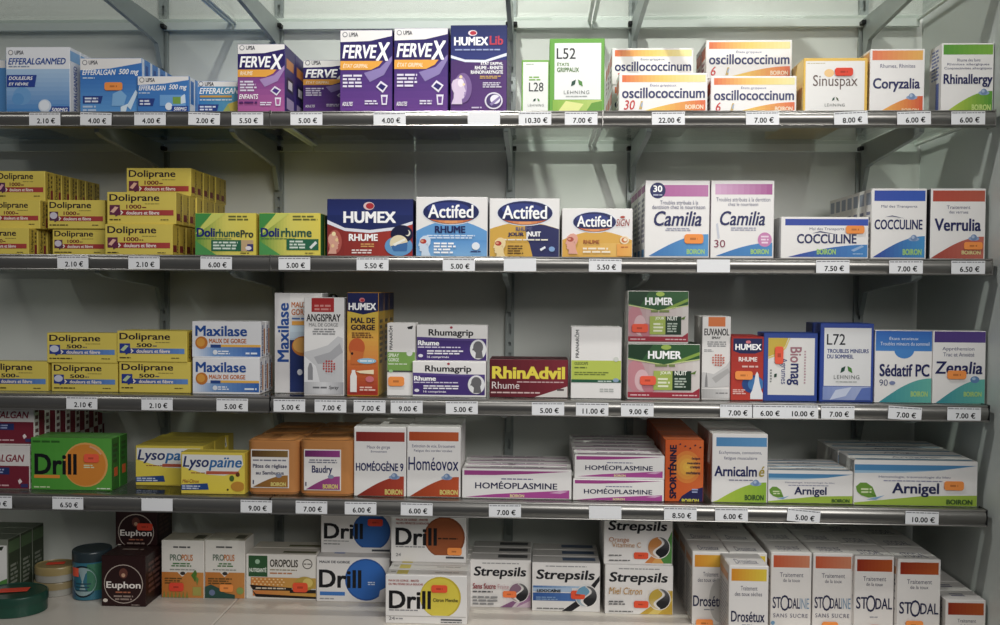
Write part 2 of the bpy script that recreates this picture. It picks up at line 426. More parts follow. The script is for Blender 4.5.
# price tickets ------------------------------------------------
TK = {1: [(46,122.5,'2.10 €','below the pale blue and white tablet box'),(97,122.5,'4.00 €','below the larger blue box with an orange sticker'),(151,122,'4.00 €','below the small blue box with a white tablet'),(205,119.5,'2.00 €','below the small blue and yellow box'),(248,120.5,'5.50 €','below the pink and purple sachet box'),(307,120,'5.00 €','below the dark purple box half hidden in the row'),(390,119,'4.00 €','below the gap between the twin tall purple boxes'),(484,119,'','below the tall navy and purple box'),(535,118.5,'10.30 €','below the narrow white box with a green edge'),(581,118.5,'7.00 €','below the wide white box with a green frame'),(668,118.5,'22.00 €','below the left pair of white boxes with orange swooshes'),(762,119,'7.00 €','below the right pair of white boxes with orange swooshes'),(850,119.5,'8.00 €','below the white box in a yellow frame'),(913,121,'6.00 €','below the white box with an orange band'),(967,121.5,'6.00 €','below the white box with a green band')],
 2: [(74,264.5,'2.10 €','below the middle yellow and red tablet stack'),(145,264.5,'2.10 €','below the front of the large yellow tablet stack'),(217,265,'6.00 €','below the left green and yellow cold box'),(295,266,'5.00 €','below the right green and yellow cold box'),(373,265.5,'5.50 €','below the navy and red cold box'),(459,265.5,'5.00 €','below the light blue box with an oval'),(520,265.5,'','below the half yellow, half navy box, blank'),(605,265.5,'5.50 €','below the orange box with an oval'),(713,266,'','below the two tall white and pink boxes, blank'),(832,267.5,'7.50 €','below the flat white and blue box'),(905,268,'7.00 €','below the tall white and blue box'),(967,268.5,'6.50 €','below the white box with a brick red band')],
 3: [(83,404,'2.10 €','below the middle yellow and blue tablet stack'),(158,404.5,'2.10 €','below the right yellow and blue tablet stack'),(233,405,'5.00 €','below the pair of white, orange and blue throat boxes'),(290,405.5,'5.00 €','below the tall box with sideways blue lettering'),(331,406,'7.00 €','below the white spray box with a red square'),(370,406.5,'7.00 €','below the yellow and red throat spray box'),(407,407.5,'9.00 €','below the slim white and green spray box'),(462,408,'5.00 €','below the pair of purple and white boxes'),(548,409,'5.00 €','below the maroon box with yellow lettering'),(592,409.5,'11.00 €','below the white box with a lime band'),(637,410,'9.00 €','below the two green, white and red boxes'),(736,410,'7.00 €','below the slim white spray box with red dots'),(768,411,'6.00 €','below the red nasal spray box'),(801,411.5,'10.00 €','below the blue-framed box with sideways lettering'),(837,411.5,'7.00 €','below the tall blue-framed white box'),(904,410.5,'7.00 €','below the white box with a blue top'),(963,412.5,'7.00 €','below the white box with a violet band')],
 4: [(-2,503,'8.50 €','at the left edge below the maroon and white boxes'),(69,503.5,'6.50 €','below the bright green box with an orange disc'),(158,505.5,'','below the yellow lozenge boxes, blank'),(257,506,'9.00 €','below the amber tub with a brown label'),(312,508,'7.00 €','below the amber tub with a plum label'),(361,508.5,'6.00 €','below the white box with a dark red band'),(417,509.5,'6.00 €','below the white box with an orange-red band'),(505,512,'7.00 €','below the single long white and magenta box'),(605,513.5,'','below the double long white and magenta boxes, blank'),(680,515.5,'8.50 €','below the orange box with sideways navy lettering'),(731,516,'6.00 €','below the tall white and green box with a blue band'),(803,516,'5.00 €','below the small long white box with a green leaf'),(921,519.5,'10.00 €','below the large long white box with a green leaf')]}
TILT = {(1, 850): -3, (1, 913): -1.5, (3, 904): 3, (4, 803): 5, (4, 921): 1, (1, 205): 2, (1, 97): 1.5}
for r in TK:
    for (x, y, txt, wh) in TK[r]:
        P = at(x, y, -.0095); mb = MB(); w, h = .0232, .0092
        mb.box(-w, w, 0, .0004, -h, h, '#e9eaec')
        fc = Face(mb, 2*w, 2*h, lambda u, v, k: (u-w, -k, v-h))
        if txt:
            cw = .0045*len(txt)
            fc.text(txt, w+.004-cw*.5-.002, h*.30, w+.004+cw*.5-.002, h*1.16, '#101014', bold=.025, sp=1.05)
            fc.lines(.001, h*1.66, 2*w-.001, h*1.92, '#85858c', 1, seed=int(x))
        zc = ZL[r]-.0212+h
        o = mb.build('price_ticket', M_PAPER, None, (P.x, -.0130, zc))
        o.rotation_euler = (0, math.radians(TILT.get((r, x), random.uniform(-.6, .6))), 0)
        tag(o, ('price ticket reading %s, ' % txt if txt else 'blank white ticket ')+wh.replace(', blank', ''), 'price ticket', 'price tickets on the shelf rails')
# dark carton standing out of frame on the shelf above
p0, p1 = at(655, 0, .10), at(740, 0, .10)
m = MB(); m.box(-(p1.x-p0.x)/2, (p1.x-p0.x)/2, -.05, .05, 0, .12, '#2b3038', .001, {'f': '#39404a'})
tag(m.build('medicine_box', M_CARD, None, ((p0.x+p1.x)/2, .068, SHELF[0])), 'dark slate box seen from below through the glass shelf above the frame', 'medicine box')
# ------------------------------------------------------------------ goods, row by row
WH = '#ece9e6'; NAVY = '#1c2360'; B = dict(bold=.026); BB = dict(bold=.038); IT = dict(bold=.018, shear=.25)
def YB(x, y, z):
    v = RT*((x-500)/F)+DN*((y-312.5)/F)+FW
    return z/v.z*v.y-D
def upsa(x, y, c='#55565e'):
    return [('E', '#8a8b92', x, y, 2.6, 2.6), ('E', WH, x, y, 1.8, 1.8), ('T', 'UPSA', x+4, y-2, x+13, y+2, c, B)]
def leaf(x, y):
    return [('P', '#1d4a3a', [(x-6, y+3), (x-5, y-2), (x-1, y-4), (x-2, y+1)]), ('P', '#4a8a34', [(x+1, y-4), (x+5, y-2), (x+6, y+3), (x+2, y+1)])]
def boir(x0, y0, x1, y1, c='#d8e27c'):
    return [('T', 'BOIRON', x0, y0, x1, y1, c, BB)]
HEAD = [(-1, -7), (2, -7.4), (5, -6), (6.4, -3), (6, 1), (4.2, 4), (4.4, 8), (6.5, 13), (-3, 13), (-2.6, 8.6), (-4.4, 8.2), (-4.8, 6.6), (-4.2, 5.6), (-5, 5), (-4.6, 3.6), (-6.2, 2.8), (-4.8, -.6), (-4.4, -4)]
def FACE(x, y, c, e, k=1.0):
    return [('P', c, [(x+a*k, y+b*k) for a, b in HEAD]), ('E', e, x-1*k, y-1.5*k, 3.2*k, 2.4*k), ('E', mix(e, '#ffd0a0', .5), x-2*k, y-1.8*k, 1.5*k, 1.1*k), ('P', mix(c, '#806050', .35), [(x+2*k, y+1*k), (x+3.4*k, y+.4*k), (x+3.2*k, y+3*k)])]
# ---- row 1
carton('medicine_box', 'blue and white tablet box cut off by the left edge of the photo, top shelf', (-58, 60, 6, 113), 1, '#4f8fd0', [('R', WH, -58, 60, 6, 68)], Y=.05, depth=.03, n=6, back='blue and white tablet box, {} behind the one cut by the left edge')
carton('medicine_box', 'pale blue and white effervescent tablet box, largest at the left end of the top shelf', (6, 47, 70, 113), 1, '#e6e8ec', [
 ('G', '#a9c9e8', '#3f86cf', 6, 69, 70, 113, 'v'), ('E', '#6aa2da', 22, 96, 9, 9), ('E', '#5b99d6', 18, 99, 6, 6)]+upsa(11, 52.5)+[
 ('T', 'EFFERALGANMED', 8.5, 58, 66, 64.5, '#1f4aa0', IT), ('M', '#8796b0', 9, 65.5, 30, 67.5, 1),
 ('P', '#28439c', [(7, 75), (37, 75), (35, 87), (7, 87)]), ('T', 'DOULEURS', 9, 76.5, 33, 80, '#fff', IT), ('T', 'ET FIÈVRE', 9, 82, 29, 85.5, '#fff', IT),
 ('E', '#cfdcec', 45, 106, 6.5, 6.5), ('E', '#e8eef6', 44.5, 105.5, 5, 5), ('P', '#24479f', [(52, 106.5), (70, 106.5), (70, 113), (50, 113)]), ('T', '500MG', 51.5, 108, 68, 112, '#fff', IT)],
 Y=.02, depth=.03, side=[('T', 'EFFERALGANMED', .35, .05, .7, .75, '#1f4aa0', dict(rot=90, bold=.02)), ('R', '#7fb0e0', 0, .8, 1, .95)], n=7, back='pale blue effervescent box, {} behind the largest one at the left end')
eff = [('R', WH, 80, 58, 142, 71), ('P', '#3a7bcb', [(80, 70), (110, 68.5), (142, 63), (142, 114), (80, 114)]), ('G', '#2e6fc6', '#5a9ee0', 80, 72, 142, 113, 'v')]+upsa(85, 62.5)+[
 ('T', 'EFFERALGAN', 82.5, 69.5, 116, 75, '#fff', IT), ('T', '500 mg', 119, 69, 139, 76, '#fff', IT), ('M', '#cfe0f4', 83, 77, 95, 79, 1),
 ('P', '#27418f', [(83, 96), (103, 96), (101, 103.5), (83, 103.5)]), ('M', '#dfe6f4', 85, 97, 99, 103, 2), ('M', '#b8d0ee', 83, 105, 98, 112, 2),
 ('P', '#7fb6e8', [(113, 94), (121, 90), (127, 96), (124, 106), (112, 106)]), ('P', '#cfe6f8', [(127, 106), (136, 90), (138, 93), (131, 110)]), ('P', '#dcecf8', [(121, 107), (128, 104), (126, 113), (121, 113)])]
carton('medicine_box', 'larger deep blue effervescent tablet box with an orange sticker, top shelf left', (80, 58, 142, 113), 1, '#4a86cc', eff, Y=.02, depth=.027,
 side=[('R', '#dde5ee', 0, 0, .3, 1), ('R', '#2a559f', .45, .5, .8, .9)], stickers=[(ORG, 105, 82.5, 123, 90.5)], n=7, back='deep blue tablet box, {} behind the blue one with the orange sticker')
eff2 = [('R', WH, 137.5, 76, 189, 86), ('P', '#3d7ecc', [(137.5, 85), (165, 83.5), (189, 80), (189, 113), (137.5, 113)])]+upsa(142, 80)+[
 ('T', 'EFFERALGAN', 139, 85.5, 166, 90.5, '#fff', IT), ('T', '500 mg', 169, 84.5, 187, 91, '#fff', IT), ('M', '#bdd4f0', 139, 92, 150, 94, 1),
 ('P', '#27418f', [(138.5, 98.5), (155, 98.5), (153, 106), (138.5, 106)]), ('M', '#dfe6f4', 140, 99.5, 152, 105.5, 2), ('R', '#6da7e2', 160, 95, 186, 106),
 ('R', '#7aa545', 173, 97, 181, 104), ('P', '#d7e8f6', [(181, 97), (185, 94), (186, 103), (181, 104)]), ('E', '#e6edf6', 169, 106.5, 3.5, 3.8), ('R', '#24479f', 172, 106, 189, 112), ('T', '500MG', 174, 107.2, 187, 110.8, '#fff', IT)]
carton('medicine_box', 'small blue effervescent box with a white tablet and green square, top shelf', (137.5, 76, 189, 112), 1, '#4a86cc', eff2, Y=.014, depth=.031, side=[('R', '#dde5ee', .1, 0, .75, 1), ('R', '#2a6fc0', .2, .3, .6, .9)], n=7, back='small blue box, {} behind the one with the green square')
carton('medicine_box', 'small blue to yellow tablet box beside the pink and purple sachet box', (197, 81, 240, 112), 1, '#4a86cc', [
 ('R', WH, 197, 81, 240, 87), ('G', '#2f7cc4', '#5fa6c0', 197, 86.5, 240, 113), ('P', '#c9b24a', [(228, 104), (240, 100), (240, 113), (224, 113)]), ('P', '#a7b25a', [(222, 113), (228, 104), (231, 113)])]+upsa(201, 84)+[
 ('T', 'EFFERALGAN', 199.5, 88, 239, 94, '#fff', IT), ('R', '#d5a043', 200, 95.5, 232, 97.5), ('M', '#d9e6f2', 200, 99, 232, 101, 1),
 ('P', '#27418f', [(198.5, 104.5), (219, 104.5), (217, 112), (198.5, 112)]), ('M', '#dfe6f4', 200, 105.5, 216, 111, 2)], Y=.05, depth=.03, n=6, back='small blue and yellow box, {} behind the one beside the pink and purple box')
def fervex(x0, x1, y0, kind):
    w = (x1-x0)/52; h = (110-y0)/80
    X = lambda v: x0+v*w
    Yy = lambda v: y0+v*h
    if kind == 'kid': c1, c2 = '#4a2a86', '#b65a9c'
    else: c1, c2 = '#2c2470', '#6a3a92'
    A = [('R', WH, x0, y0, x1, Yy(13)), ('G', c1, c2, x0, Yy(13), x1, 112, 'v'), ('P', '#2b1f66', [(x0, Yy(12)), (X(30), Yy(11)), (x1, Yy(6)), (x1, Yy(31)), (x0, Yy(31))])]
    A += upsa(X(5), Yy(4.5))
    A += [('P', '#8d7cb8' if kind != 'kid' else '#a888c0', [(X(24), Yy(43)), (X(40), Yy(38)), (x1, Yy(26)), (x1, Yy(31)), (X(44), Yy(45)), (X(30), Yy(52))]),
      ('P', '#f2a63a', [(x0, Yy(31)), (X(43), Yy(31)), (X(39), Yy(36)), (X(31), Yy(40)), (x0, Yy(40))]),
      ('T', 'RHUME' if kind == 'kid' else 'ÉTAT GRIPPAL', X(3), Yy(33), X(17 if kind == 'kid' else 28), Yy(38), '#fbe9c8', IT),
      ('T', 'FERVE', X(2.5), Yy(15), X(37), Yy(28.5), '#fff', dict(bold=.03, shear=.2)), ('T', 'X', X(36), Yy(12.5), X(50), Yy(31), '#fff', dict(bold=.03, shear=.2)),
      ('M', '#e2dcee', X(3), Yy(44), X(23), Yy(58), 4)]
    A += [('P', '#e6e0f0', [(X(36), Yy(57)), (X(41), Yy(51)), (X(48), Yy(56)), (X(43), Yy(63))]), ('P', c1, [(X(38), Yy(57)), (X(41), Yy(53.5)), (X(46), Yy(56.5)), (X(43), Yy(60.5))]),
      ('P', '#e6e0f0', [(X(41), Yy(65)), (X(48), Yy(65)), (X(47), Yy(75)), (X(42), Yy(75))]), ('P', c2, [(X(42.5), Yy(67)), (X(46.5), Yy(67)), (X(46), Yy(73.5)), (X(43), Yy(73.5))]),
      ('M', '#e2dcee', X(25), Yy(70), X(39), Yy(75), 2)]
    if kind == 'kid': A += [('T', 'ENFANTS', X(2), Yy(61), X(23), Yy(67), '#fff', IT), ('M', '#56236a', X(2), Yy(69), X(22), Yy(73), 1)]
    else: A += [('T', 'ADULTES', X(2.5), Yy(72), X(13), Yy(76), '#fff', IT)]
    return A
FS = [('R', '#e08a3a', .15, .68, .85, .82), ('R', '#1d1648', .2, .36, .8, .56), ('R', '#e8e4ee', .3, .4, .7, .52), ('R', '#b9a7cf', .15, .1, .85, .26)]
carton('sachet_box', 'pink and purple sachet box, lower than the tall purple pair, on the top shelf', (237.5, 44, 285, 110), 1, '#3a2a78', fervex(237.5, 285, 44, 'kid'), Y=.012, depth=.055, side=FS, n=4, back='purple sachet box, {} behind the pink and purple one, only its side showing')
carton('sachet_box', 'dark purple sachet box half hidden left of the tall purple pair', (303, 60, 352, 110), 1, '#2c2064', fervex(303, 352, 60, 'a'), Y=.085, depth=.055, side=FS, n=2, back='dark purple sachet box behind the half hidden one')
carton('sachet_box', 'left of the twin tall purple sachet boxes on the top shelf', (340, 30, 392.4, 110), 1, '#3a2a78', fervex(340, 392, 30, 'a'), Y=.015, depth=.055, side=FS, n=4, back='tall purple sachet box, {} behind the left of the twins')
carton('sachet_box', 'right of the twin tall purple sachet boxes on the top shelf', (394, 28, 448, 110), 1, '#3a2a78', fervex(394, 448, 28, 'a'), Y=.015, depth=.055, side=FS, n=4, back='tall purple sachet box, {} behind the right of the twins')
carton('medicine_box', 'tall navy and purple box with a white swoosh and silver disc, top shelf centre', (450.5, 25, 507, 110), 1, '#2a2058', [
 ('G', '#16235e', '#27337c', 451, 25, 507, 60, 'v'), ('G', '#4a2a6c', '#5a2f7c', 451, 60, 507, 112, 'v'), ('P', '#dfe4f2', [(450, 55), (465, 59.5), (485, 60), (507, 53), (507, 56), (485, 62.5), (465, 62), (450, 58)]),
 ('E', '#e8d8de', 472.5, 33, 4.5, 2.8), ('E', '#c02a3c', 473, 33, 3.2, 2), ('T', 'HUMEX', 454, 37, 488, 45.5, '#fff', BB), ('T', 'Lib', 489.5, 36, 503, 45, '#c8324a', B), ('M', '#9aa8d8', 455, 48.5, 500, 51, 1),
 ('T', 'ÉTAT GRIPPAL', 481, 61.5, 503, 65, '#fff', B), ('T', 'RHUME - RHINITE', 475, 66, 503, 69.5, '#fff', B), ('T', 'RHINOPHARYNGITE', 471, 70.5, 503, 74, '#fff', B), ('M', '#d4a857', 480, 75.5, 503, 79, 2), ('M', '#d6cfe2', 483, 82, 503, 88, 3),
 ('E', '#7a5a98', 463, 88, 9, 15), ('E', '#a78cc0', 461, 88, 6, 12), ('P', '#d8c4de', [(459+(-a)*1.15, 88+b*1.25) for a, b in HEAD]), ('E', '#efe0ee', 461, 83, 3, 4), ('E', '#f0d9a8', 461, 77, 1.6, 1.6), ('E', '#f0d9a8', 464, 84.5, 1.3, 1.3),
 ('E', '#dcd6e6', 494, 101, 9, 8.5), ('E', '#4a3672', 494, 101, 7.5, 7), ('E', '#e8e4f0', 495.5, 99.5, 5, 4.6), ('P', '#8d7bb0', [(490, 104), (500, 96), (501, 98), (492, 106)]), ('M', '#c9bcd8', 472, 106.5, 482, 109, 1)],
 Y=.015, depth=.05, cols={'r': '#141230'}, side=[('M', '#565284', .2, .3, .8, .9, 8)], n=4, back='dark box edge, {} behind the tall navy and purple box with a disc')
LH = [('T', 'LEHNING', 564, 90.5, 589.5, 94, '#6a6f6c', dict(sp=1.2)), ('M', '#9aa09c', 566, 95.5, 588, 97, 1)]
carton('medicine_box', 'narrow white box with a thin green edge and two leaf marks, beside the green-framed box', (521.5, 60, 549, 110), 1, '#6fae3c', [
 ('R', '#e9ebe6', 523, 62, 548, 112), ('M', '#a0b49a', 526, 63.5, 534, 65, 1), ('M', '#7ab044', 529, 76, 541, 81, 2), ('T', 'L28', 529, 82.5, 543.5, 91.5, '#33363a', dict(bold=.005))]+[('P', '#1d4a3a', [(533, 101.5), (534, 99), (536, 98.5), (535.5, 101)]), ('P', '#4a8a34', [(537.5, 98.5), (539, 99), (540, 101.5), (538, 101)])]+[('T', 'LEHNING', 528, 104, 544, 106.5, '#7a807c', dict(sp=1.2))],
 Y=.015, depth=.04, cols={'l': '#e2e6de'})
carton('medicine_box', 'wide white box with a thick bright green frame and two leaf marks, top shelf', (549.5, 38.5, 604.5, 110), 1, '#62a838', [
 ('R', '#e9ebe8', 554.5, 43, 601, 99.5), ('T', 'L52', 556.5, 48, 575.5, 59, '#2c2f33', dict(bold=.008)), ('T', 'ÉTATS', 557, 62, 569, 66, '#5d8a3a', B), ('T', 'GRIPPAUX', 557, 67.5, 579, 72, '#4f7c30', B)]+leaf(577, 83.5)+LH+[
 ('G', '#86b73a', '#b9cf66', 553, 100, 602, 112), ('P', '#dfe48a', [(558, 112), (566, 101), (584, 104), (578, 112)]), ('P', '#5f9a2c', [(586, 112), (592, 103), (602, 101), (602, 112)])], Y=.015, depth=.045)
def oscillo(x0, y0, x1, dose, full=True):
    s = (x1-x0)/88.0; X = lambda v: x0+v*s; Yy = lambda v: y0+v*s
    A = [('G', '#e8622c', '#f0c95a', X(3), Yy(2), X(44), Yy(9)), ('G', '#f0c95a', '#efe59a', X(44), Yy(2), X(86), Yy(9)),
      ('T', 'États grippaux', X(31), Yy(10.5), X(57), Yy(14), '#6a6c98', {}), ('T', 'oscillococcinum', X(3), Yy(14.5), X(85.5), Yy(25), '#232a66', dict(bold=.022)),
      ('T', str(dose), X(5), Yy(27), X(5+(11 if dose > 9 else 5)), Yy(36.5), '#d02a2a', dict(bold=.01, shear=.2)), ('P', '#c9a75a', [(X(20), Yy(36)), (X(22), Yy(28)), (X(24), Yy(28)), (X(23), Yy(36))]), ('P', '#9ab0cc', [(X(21.5), Yy(33)), (X(23), Yy(29)), (X(24), Yy(29.5)), (X(23), Yy(34))]),
      ('W', '#f0cf48', '#e85a2a', X(26), Yy(37.2), X(86), Yy(27))]+boir(X(66), Yy(31.5), X(84), Yy(36), '#f4d9b8')
    return A
OS = [('R', '#d8633a', .1, .55, .9, .85), ('M', '#8a4a5a', .2, .1, .8, .5, 3)]
h30 = .0 
a = carton('medicine_box', 'white box under the rear one, behind the front box with the number 30', (612, 85, 693, 110), 1, WH, oscillo(612, 85, 693, 30), Y=.09, depth=.042, side=OS, n=3, back='low white and orange box, {} behind the hidden one of the left pair')
carton('medicine_box', 'rear white and orange box peeping over the front box with the number 30', (612, 48, 693.5, 84), 1, WH, oscillo(612, 48, 693.5, 30), Y=.088, depth=.042, side=OS, on=a, n=3, back='white and orange box, {} behind the rear one of the left pair')
carton('medicine_box', 'front white box with an orange swoosh and a red number 30', (619, 73, 707.5, 110), 1, WH, oscillo(619, 73, 707.5, 30), Y=.015, depth=.042, side=OS)
a = carton('medicine_box', 'lower white and orange box mostly hidden behind the front one of the right pair', (706, 79, 792, 112), 1, WH, oscillo(706, 79, 792, 6), Y=.075, depth=.042, side=OS)
carton('medicine_box', 'upper rear white box with an orange swoosh and red 6, tallest of the right pair', (706, 40, 792, 77), 1, WH, oscillo(706, 40, 792, 6), Y=.072, depth=.042, side=OS, on=a, n=2, back='white box just behind the upper rear box with the red 6')
for c in a.copies: pass
r2 = a.root.copy(); COL.objects.link(r2); r2.location.y += .0428; r2['label'] = 'white and orange box at the back, under the hindmost box of the right pair'
carton('medicine_box', 'front white box with an orange swoosh and red 6 at shelf level, right pair', (711, 76, 796.5, 112), 1, WH, oscillo(711, 76, 796.5, 6), Y=.015, depth=.042, side=OS)
carton('medicine_box', 'white box in a golden yellow frame with a red sticker, top shelf right', (803.5, 58, 867.5, 112), 1, '#e6b63c', [
 ('R', '#e8e6e2', 805.5, 61, 864.5, 113), ('M', '#c3b58a', 807, 62.5, 825, 64, 1), ('E', '#f0c27a', 829, 73, 5, 4), ('T', 'Sinuspax', 813, 75, 857.5, 89.5, '#5a4038', {}), 
 ('P', '#1d4a3a', [(832, 101), (833, 98), (835, 97), (834.5, 100)]), ('P', '#4a5a34', [(836, 97), (838, 98), (839, 101), (837, 100)]), ('T', 'LEHNING', 825, 103.5, 845, 106.5, '#6a6f6c', dict(sp=1.2)), ('M', '#b0aa98', 812, 110, 830, 112, 1)],
 Y=.015, depth=.036, cols={'l': '#e8cf86'}, stickers=[('#f0452e', 834.5, 68, 852.5, 76)], n=6, back='golden-framed white box, {} behind the one with the red sticker')
def boiron_box(x0, y0, x1, y1, bar, name, nr, sw, lines, boi, ball=None, bc='#d8e27c', barr=None, nst=B):
    A = [('G', bar[0], bar[1], *(barr or (x0+3, y0+3, x1-2, y0+12)))]
    for (txt, a, b, c, d) in lines: A.append(('T', txt, a, b, c, d, '#4a4a78', {}))
    A += [('T', name, *nr, NAVY, nst)]
    A += [('W',)+tuple(sw)]
    if ball: A += [('E', '#8fa8cc', ball[0], ball[1], 5.5, 2.2), ('E', '#6f8cb8', ball[0], ball[1]-1, 3.2, 3.2), ('E', '#a9bcd8', ball[0]-.8, ball[1]-1.8, 1.6, 1.6)]
    return A+boir(*boi, bc)
carton('homeopathy_box', 'white box with an orange band and orange swoosh, beside the golden-framed box', (870, 49, 924.5, 112), 1, WH, boiron_box(870, 49, 924.5, 112, ('#ea6a3c', '#f0b04e'), 'Coryzalia', (873, 78, 920, 92), ('#f2b03c', '#e2502c', 878, 113, 923, 96), [('Rhumes, Rhinites', 880, 64, 915, 68.5)], (902, 108.5, 919, 112), (912, 97.5), '#f0d0a0', (872, 50.5, 922.5, 60)),
 Y=.015, depth=.033, side=[('R', '#e0a860', .1, .8, .9, .96), ('M', '#8a8a90', .2, .1, .8, .7, 6)], n=2, back='white box right behind the one with the orange band, top shelf')
carton('homeopathy_box', 'white box with a bright green band and green swoosh, rightmost on the top shelf', (941.5, 43, 993.5, 112.5), 1, WH, boiron_box(941.5, 43, 993.5, 112.5, ('#4f9a2c', '#7fba3a'), 'Rhinallergy', (943.5, 74, 992.5, 87), ('#b9cf3c', '#4f9a2c', 945, 113, 992.5, 91), [('Rhume des foins', 957, 58.5, 980, 61.5), ('Rhinites allergiques', 947, 63, 989, 66), ('Conjonctivites allergiques', 944, 67, 991.5, 70)], (972, 104.5, 991, 110.5), (984, 93), '#c9e27c', (943, 44.5, 992.5, 54.5)),
 Y=.012, depth=.041, side=[('R', '#5a6cb4', .2, .05, .45, .45), ('M', '#7a88bc', .2, .5, .8, .95, 9)])

# ---- row 2
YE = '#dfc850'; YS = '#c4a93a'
def doli(x0, y0, x1, y1, mg, bar, icon, small=True, cr='#7a1f2a'):
    W = x1-x0; H = y1-y0; X = lambda v: x0+v*W; Yy = lambda v: y0+v*H
    ink = '#2a1a2c'
    return [('T', 'Doliprane', X(.035), Yy(.07), X(.76), Yy(.36), ink, dict(bold=.022)), ('T', mg, X(.28), Yy(.41), X(.50), Yy(.54), cr if bar[0] != '#26348c' else ink, B), ('M', cr, X(.51), Yy(.47), X(.57), Yy(.53), 1), ('M', '#8a7a3a', X(.55), Yy(.36), X(.76), Yy(.4), 1),
      ('G', bar[0], bar[1], X(.16), Yy(.58), X(.965), Yy(.755)), ('P', '#f4e9d8', [(X(.2), Yy(.58)), (X(.24), Yy(.665)), (X(.2), Yy(.755))]), ('T', 'douleurs et fièvre', X(.28), Yy(.61), X(.76), Yy(.73), '#f4e6dc', B),
      ('R', icon[0], X(.04), Yy(.42), X(.19), Yy(.74)), ('P', icon[0], [(X(.1), Yy(.6)), (X(.22), Yy(.67)), (X(.13), Yy(.8))])]+([('E', icon[1], X(.11), Yy(.56), W*.065, H*.12)] if icon[2] == 'r' else [('P', icon[1], [(X(.05), Yy(.64)), (X(.12), Yy(.47)), (X(.17), Yy(.5)), (X(.1), Yy(.68))])])+[
      ('M', '#4a3c20', X(.04), Yy(.86), X(.2 if icon[2] != 'r' else .36), Yy(.93), 1), ('M', '#5a4c30', X(.78), Yy(.87), X(.9), Yy(.92), 1)]
DS = [('T', 'Doliprane', .25, .12, .6, .95, '#3a2a22', dict(rot=90, bold=.02)), ('R', '#8c2430', .66, .05, .9, .4), ('M', '#5a4a26', .68, .45, .85, .9, 3)]
DS2 = [('R', '#7a2028', .1, .12, .6, .34), ('T', 'Doliprane', .62, .1, .88, .92, '#4a3820', dict(rot=90, bold=.02))]
PUR = ('#5a2a58', '#e0a6ae', 'p'); TAB = ('#5c3450', '#cfc8d6', 'r')
RB = ('#a02a30', '#b8403c')
def stack(base_px, layers, mg, bar, icon, names, dep, side, q, back):
    prev = None
    for i, (px, Y) in enumerate(layers):
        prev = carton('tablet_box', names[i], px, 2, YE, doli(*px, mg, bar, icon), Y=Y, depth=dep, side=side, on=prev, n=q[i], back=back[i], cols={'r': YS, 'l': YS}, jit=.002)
    return prev
stack(None, [((-23, 228, 28.5, 255), .022), ((-10, 200, 40, 227), .040), ((-4, 171, 45, 199), .068)], '1000', RB, PUR,
  ['yellow and red tablet box at the bottom of the leftmost stack', 'yellow and red tablet box in the middle layer of the leftmost stack', 'yellow and red tablet box on top of the leftmost stack'], .0245, DS, (9, 8, 7),
  ['yellow tablet box, {} behind the front of the leftmost stack, bottom layer', 'yellow tablet box, {} behind the front of the leftmost stack, middle layer', 'yellow tablet box, {} in the long top row behind the leftmost stack'])
stack(None, [((52.5, 229, 106, 255), .05), ((47.5, 200, 105, 228), .046)], '1000', RB, TAB, ['yellow and red box with a round white tablet, lower of the middle pair', 'yellow and red box with a round white tablet, upper of the middle pair'], .024, DS, (2, 2),
  ['yellow box hidden behind the lower box of the middle pair', 'yellow box hidden behind the upper box of the middle pair'])
stack(None, [((105, 224, 172.5, 256), .02), ((107, 192, 176, 223), .026), ((126.5, 168, 191, 199), .085)], '1000', RB, ('#6a2a4a', '#eab49c', 'p'),
  ['large yellow and red tablet box at the front bottom of the big stack', 'large yellow and red tablet box in the middle layer of the big stack', 'large yellow and red tablet box on the topmost layer of the big stack, set back'], .026, DS2, (9, 8, 6),
  ['large yellow tablet box, {} behind the front bottom box of the big stack', 'large yellow tablet box, {} behind the middle layer front of the big stack', 'large yellow tablet box, {} in the top row receding behind the big stack'])
def dolirhume(x0, x1, y0, y1, pro):
    W = x1-x0; X = lambda v: x0+v*W
    A = [('G', '#4f9a3a', '#dfd45a', x0, y0, X(.5), y1), ('G', '#dfd45a', '#e6d24c', X(.5), y0, x1, y1), ('P', '#3f9444', [(x0, y0), (X(.3), y0), (x0, y0+18)]), ('P', '#4a9c50', [(x0, y1), (X(.0), y1-14), (X(.35), y1)]), ('P', '#cfd45e', [(X(.28), y0), (X(.5), y0), (X(.05), y0+21), (x0, y0+21)]),
      ('M', '#6a6a30', X(.55), y0+2, X(.97), y0+8, 2), ('T', 'Doli', X(.03), 228, X(.33), 237, '#1d2a78', BB), ('M', '#4a7a48', X(.04), 238, X(.6), 239.5, 1)]
    if pro: A += [('T', 'rhume', X(.34), 229, X(.74), 237, '#2a5a4a', B), ('T', 'Pro', X(.75), 230, X(.96), 237.5, '#2a3a3a', B), ('R', '#24694a', X(.27), 240, X(.76), 251), ('M', '#d8e6d8', X(.3), 241, X(.72), 250, 3), ('R', '#c8a87a', X(.76), 240, X(.96), 251), ('R', '#3a3a7a', X(.86), 244, X(.96), 251), ('E', '#e8e0e4', X(.88), 248, 3, 2)]
    else: A += [('T', 'rhume', X(.36), 228, X(.86), 237, '#2a5a4a', B), ('R', '#24694a', X(.45), 239, X(.97), 250), ('M', '#d8e6d8', X(.5), 240, X(.78), 249, 3), ('P', '#dfe6e2', [(X(.82), 247), (X(.92), 241), (X(.95), 243), (X(.85), 249)])]
    return A+[('M', '#7a6a30', X(.75), y1-3, X(.9), y1-1, 1)]
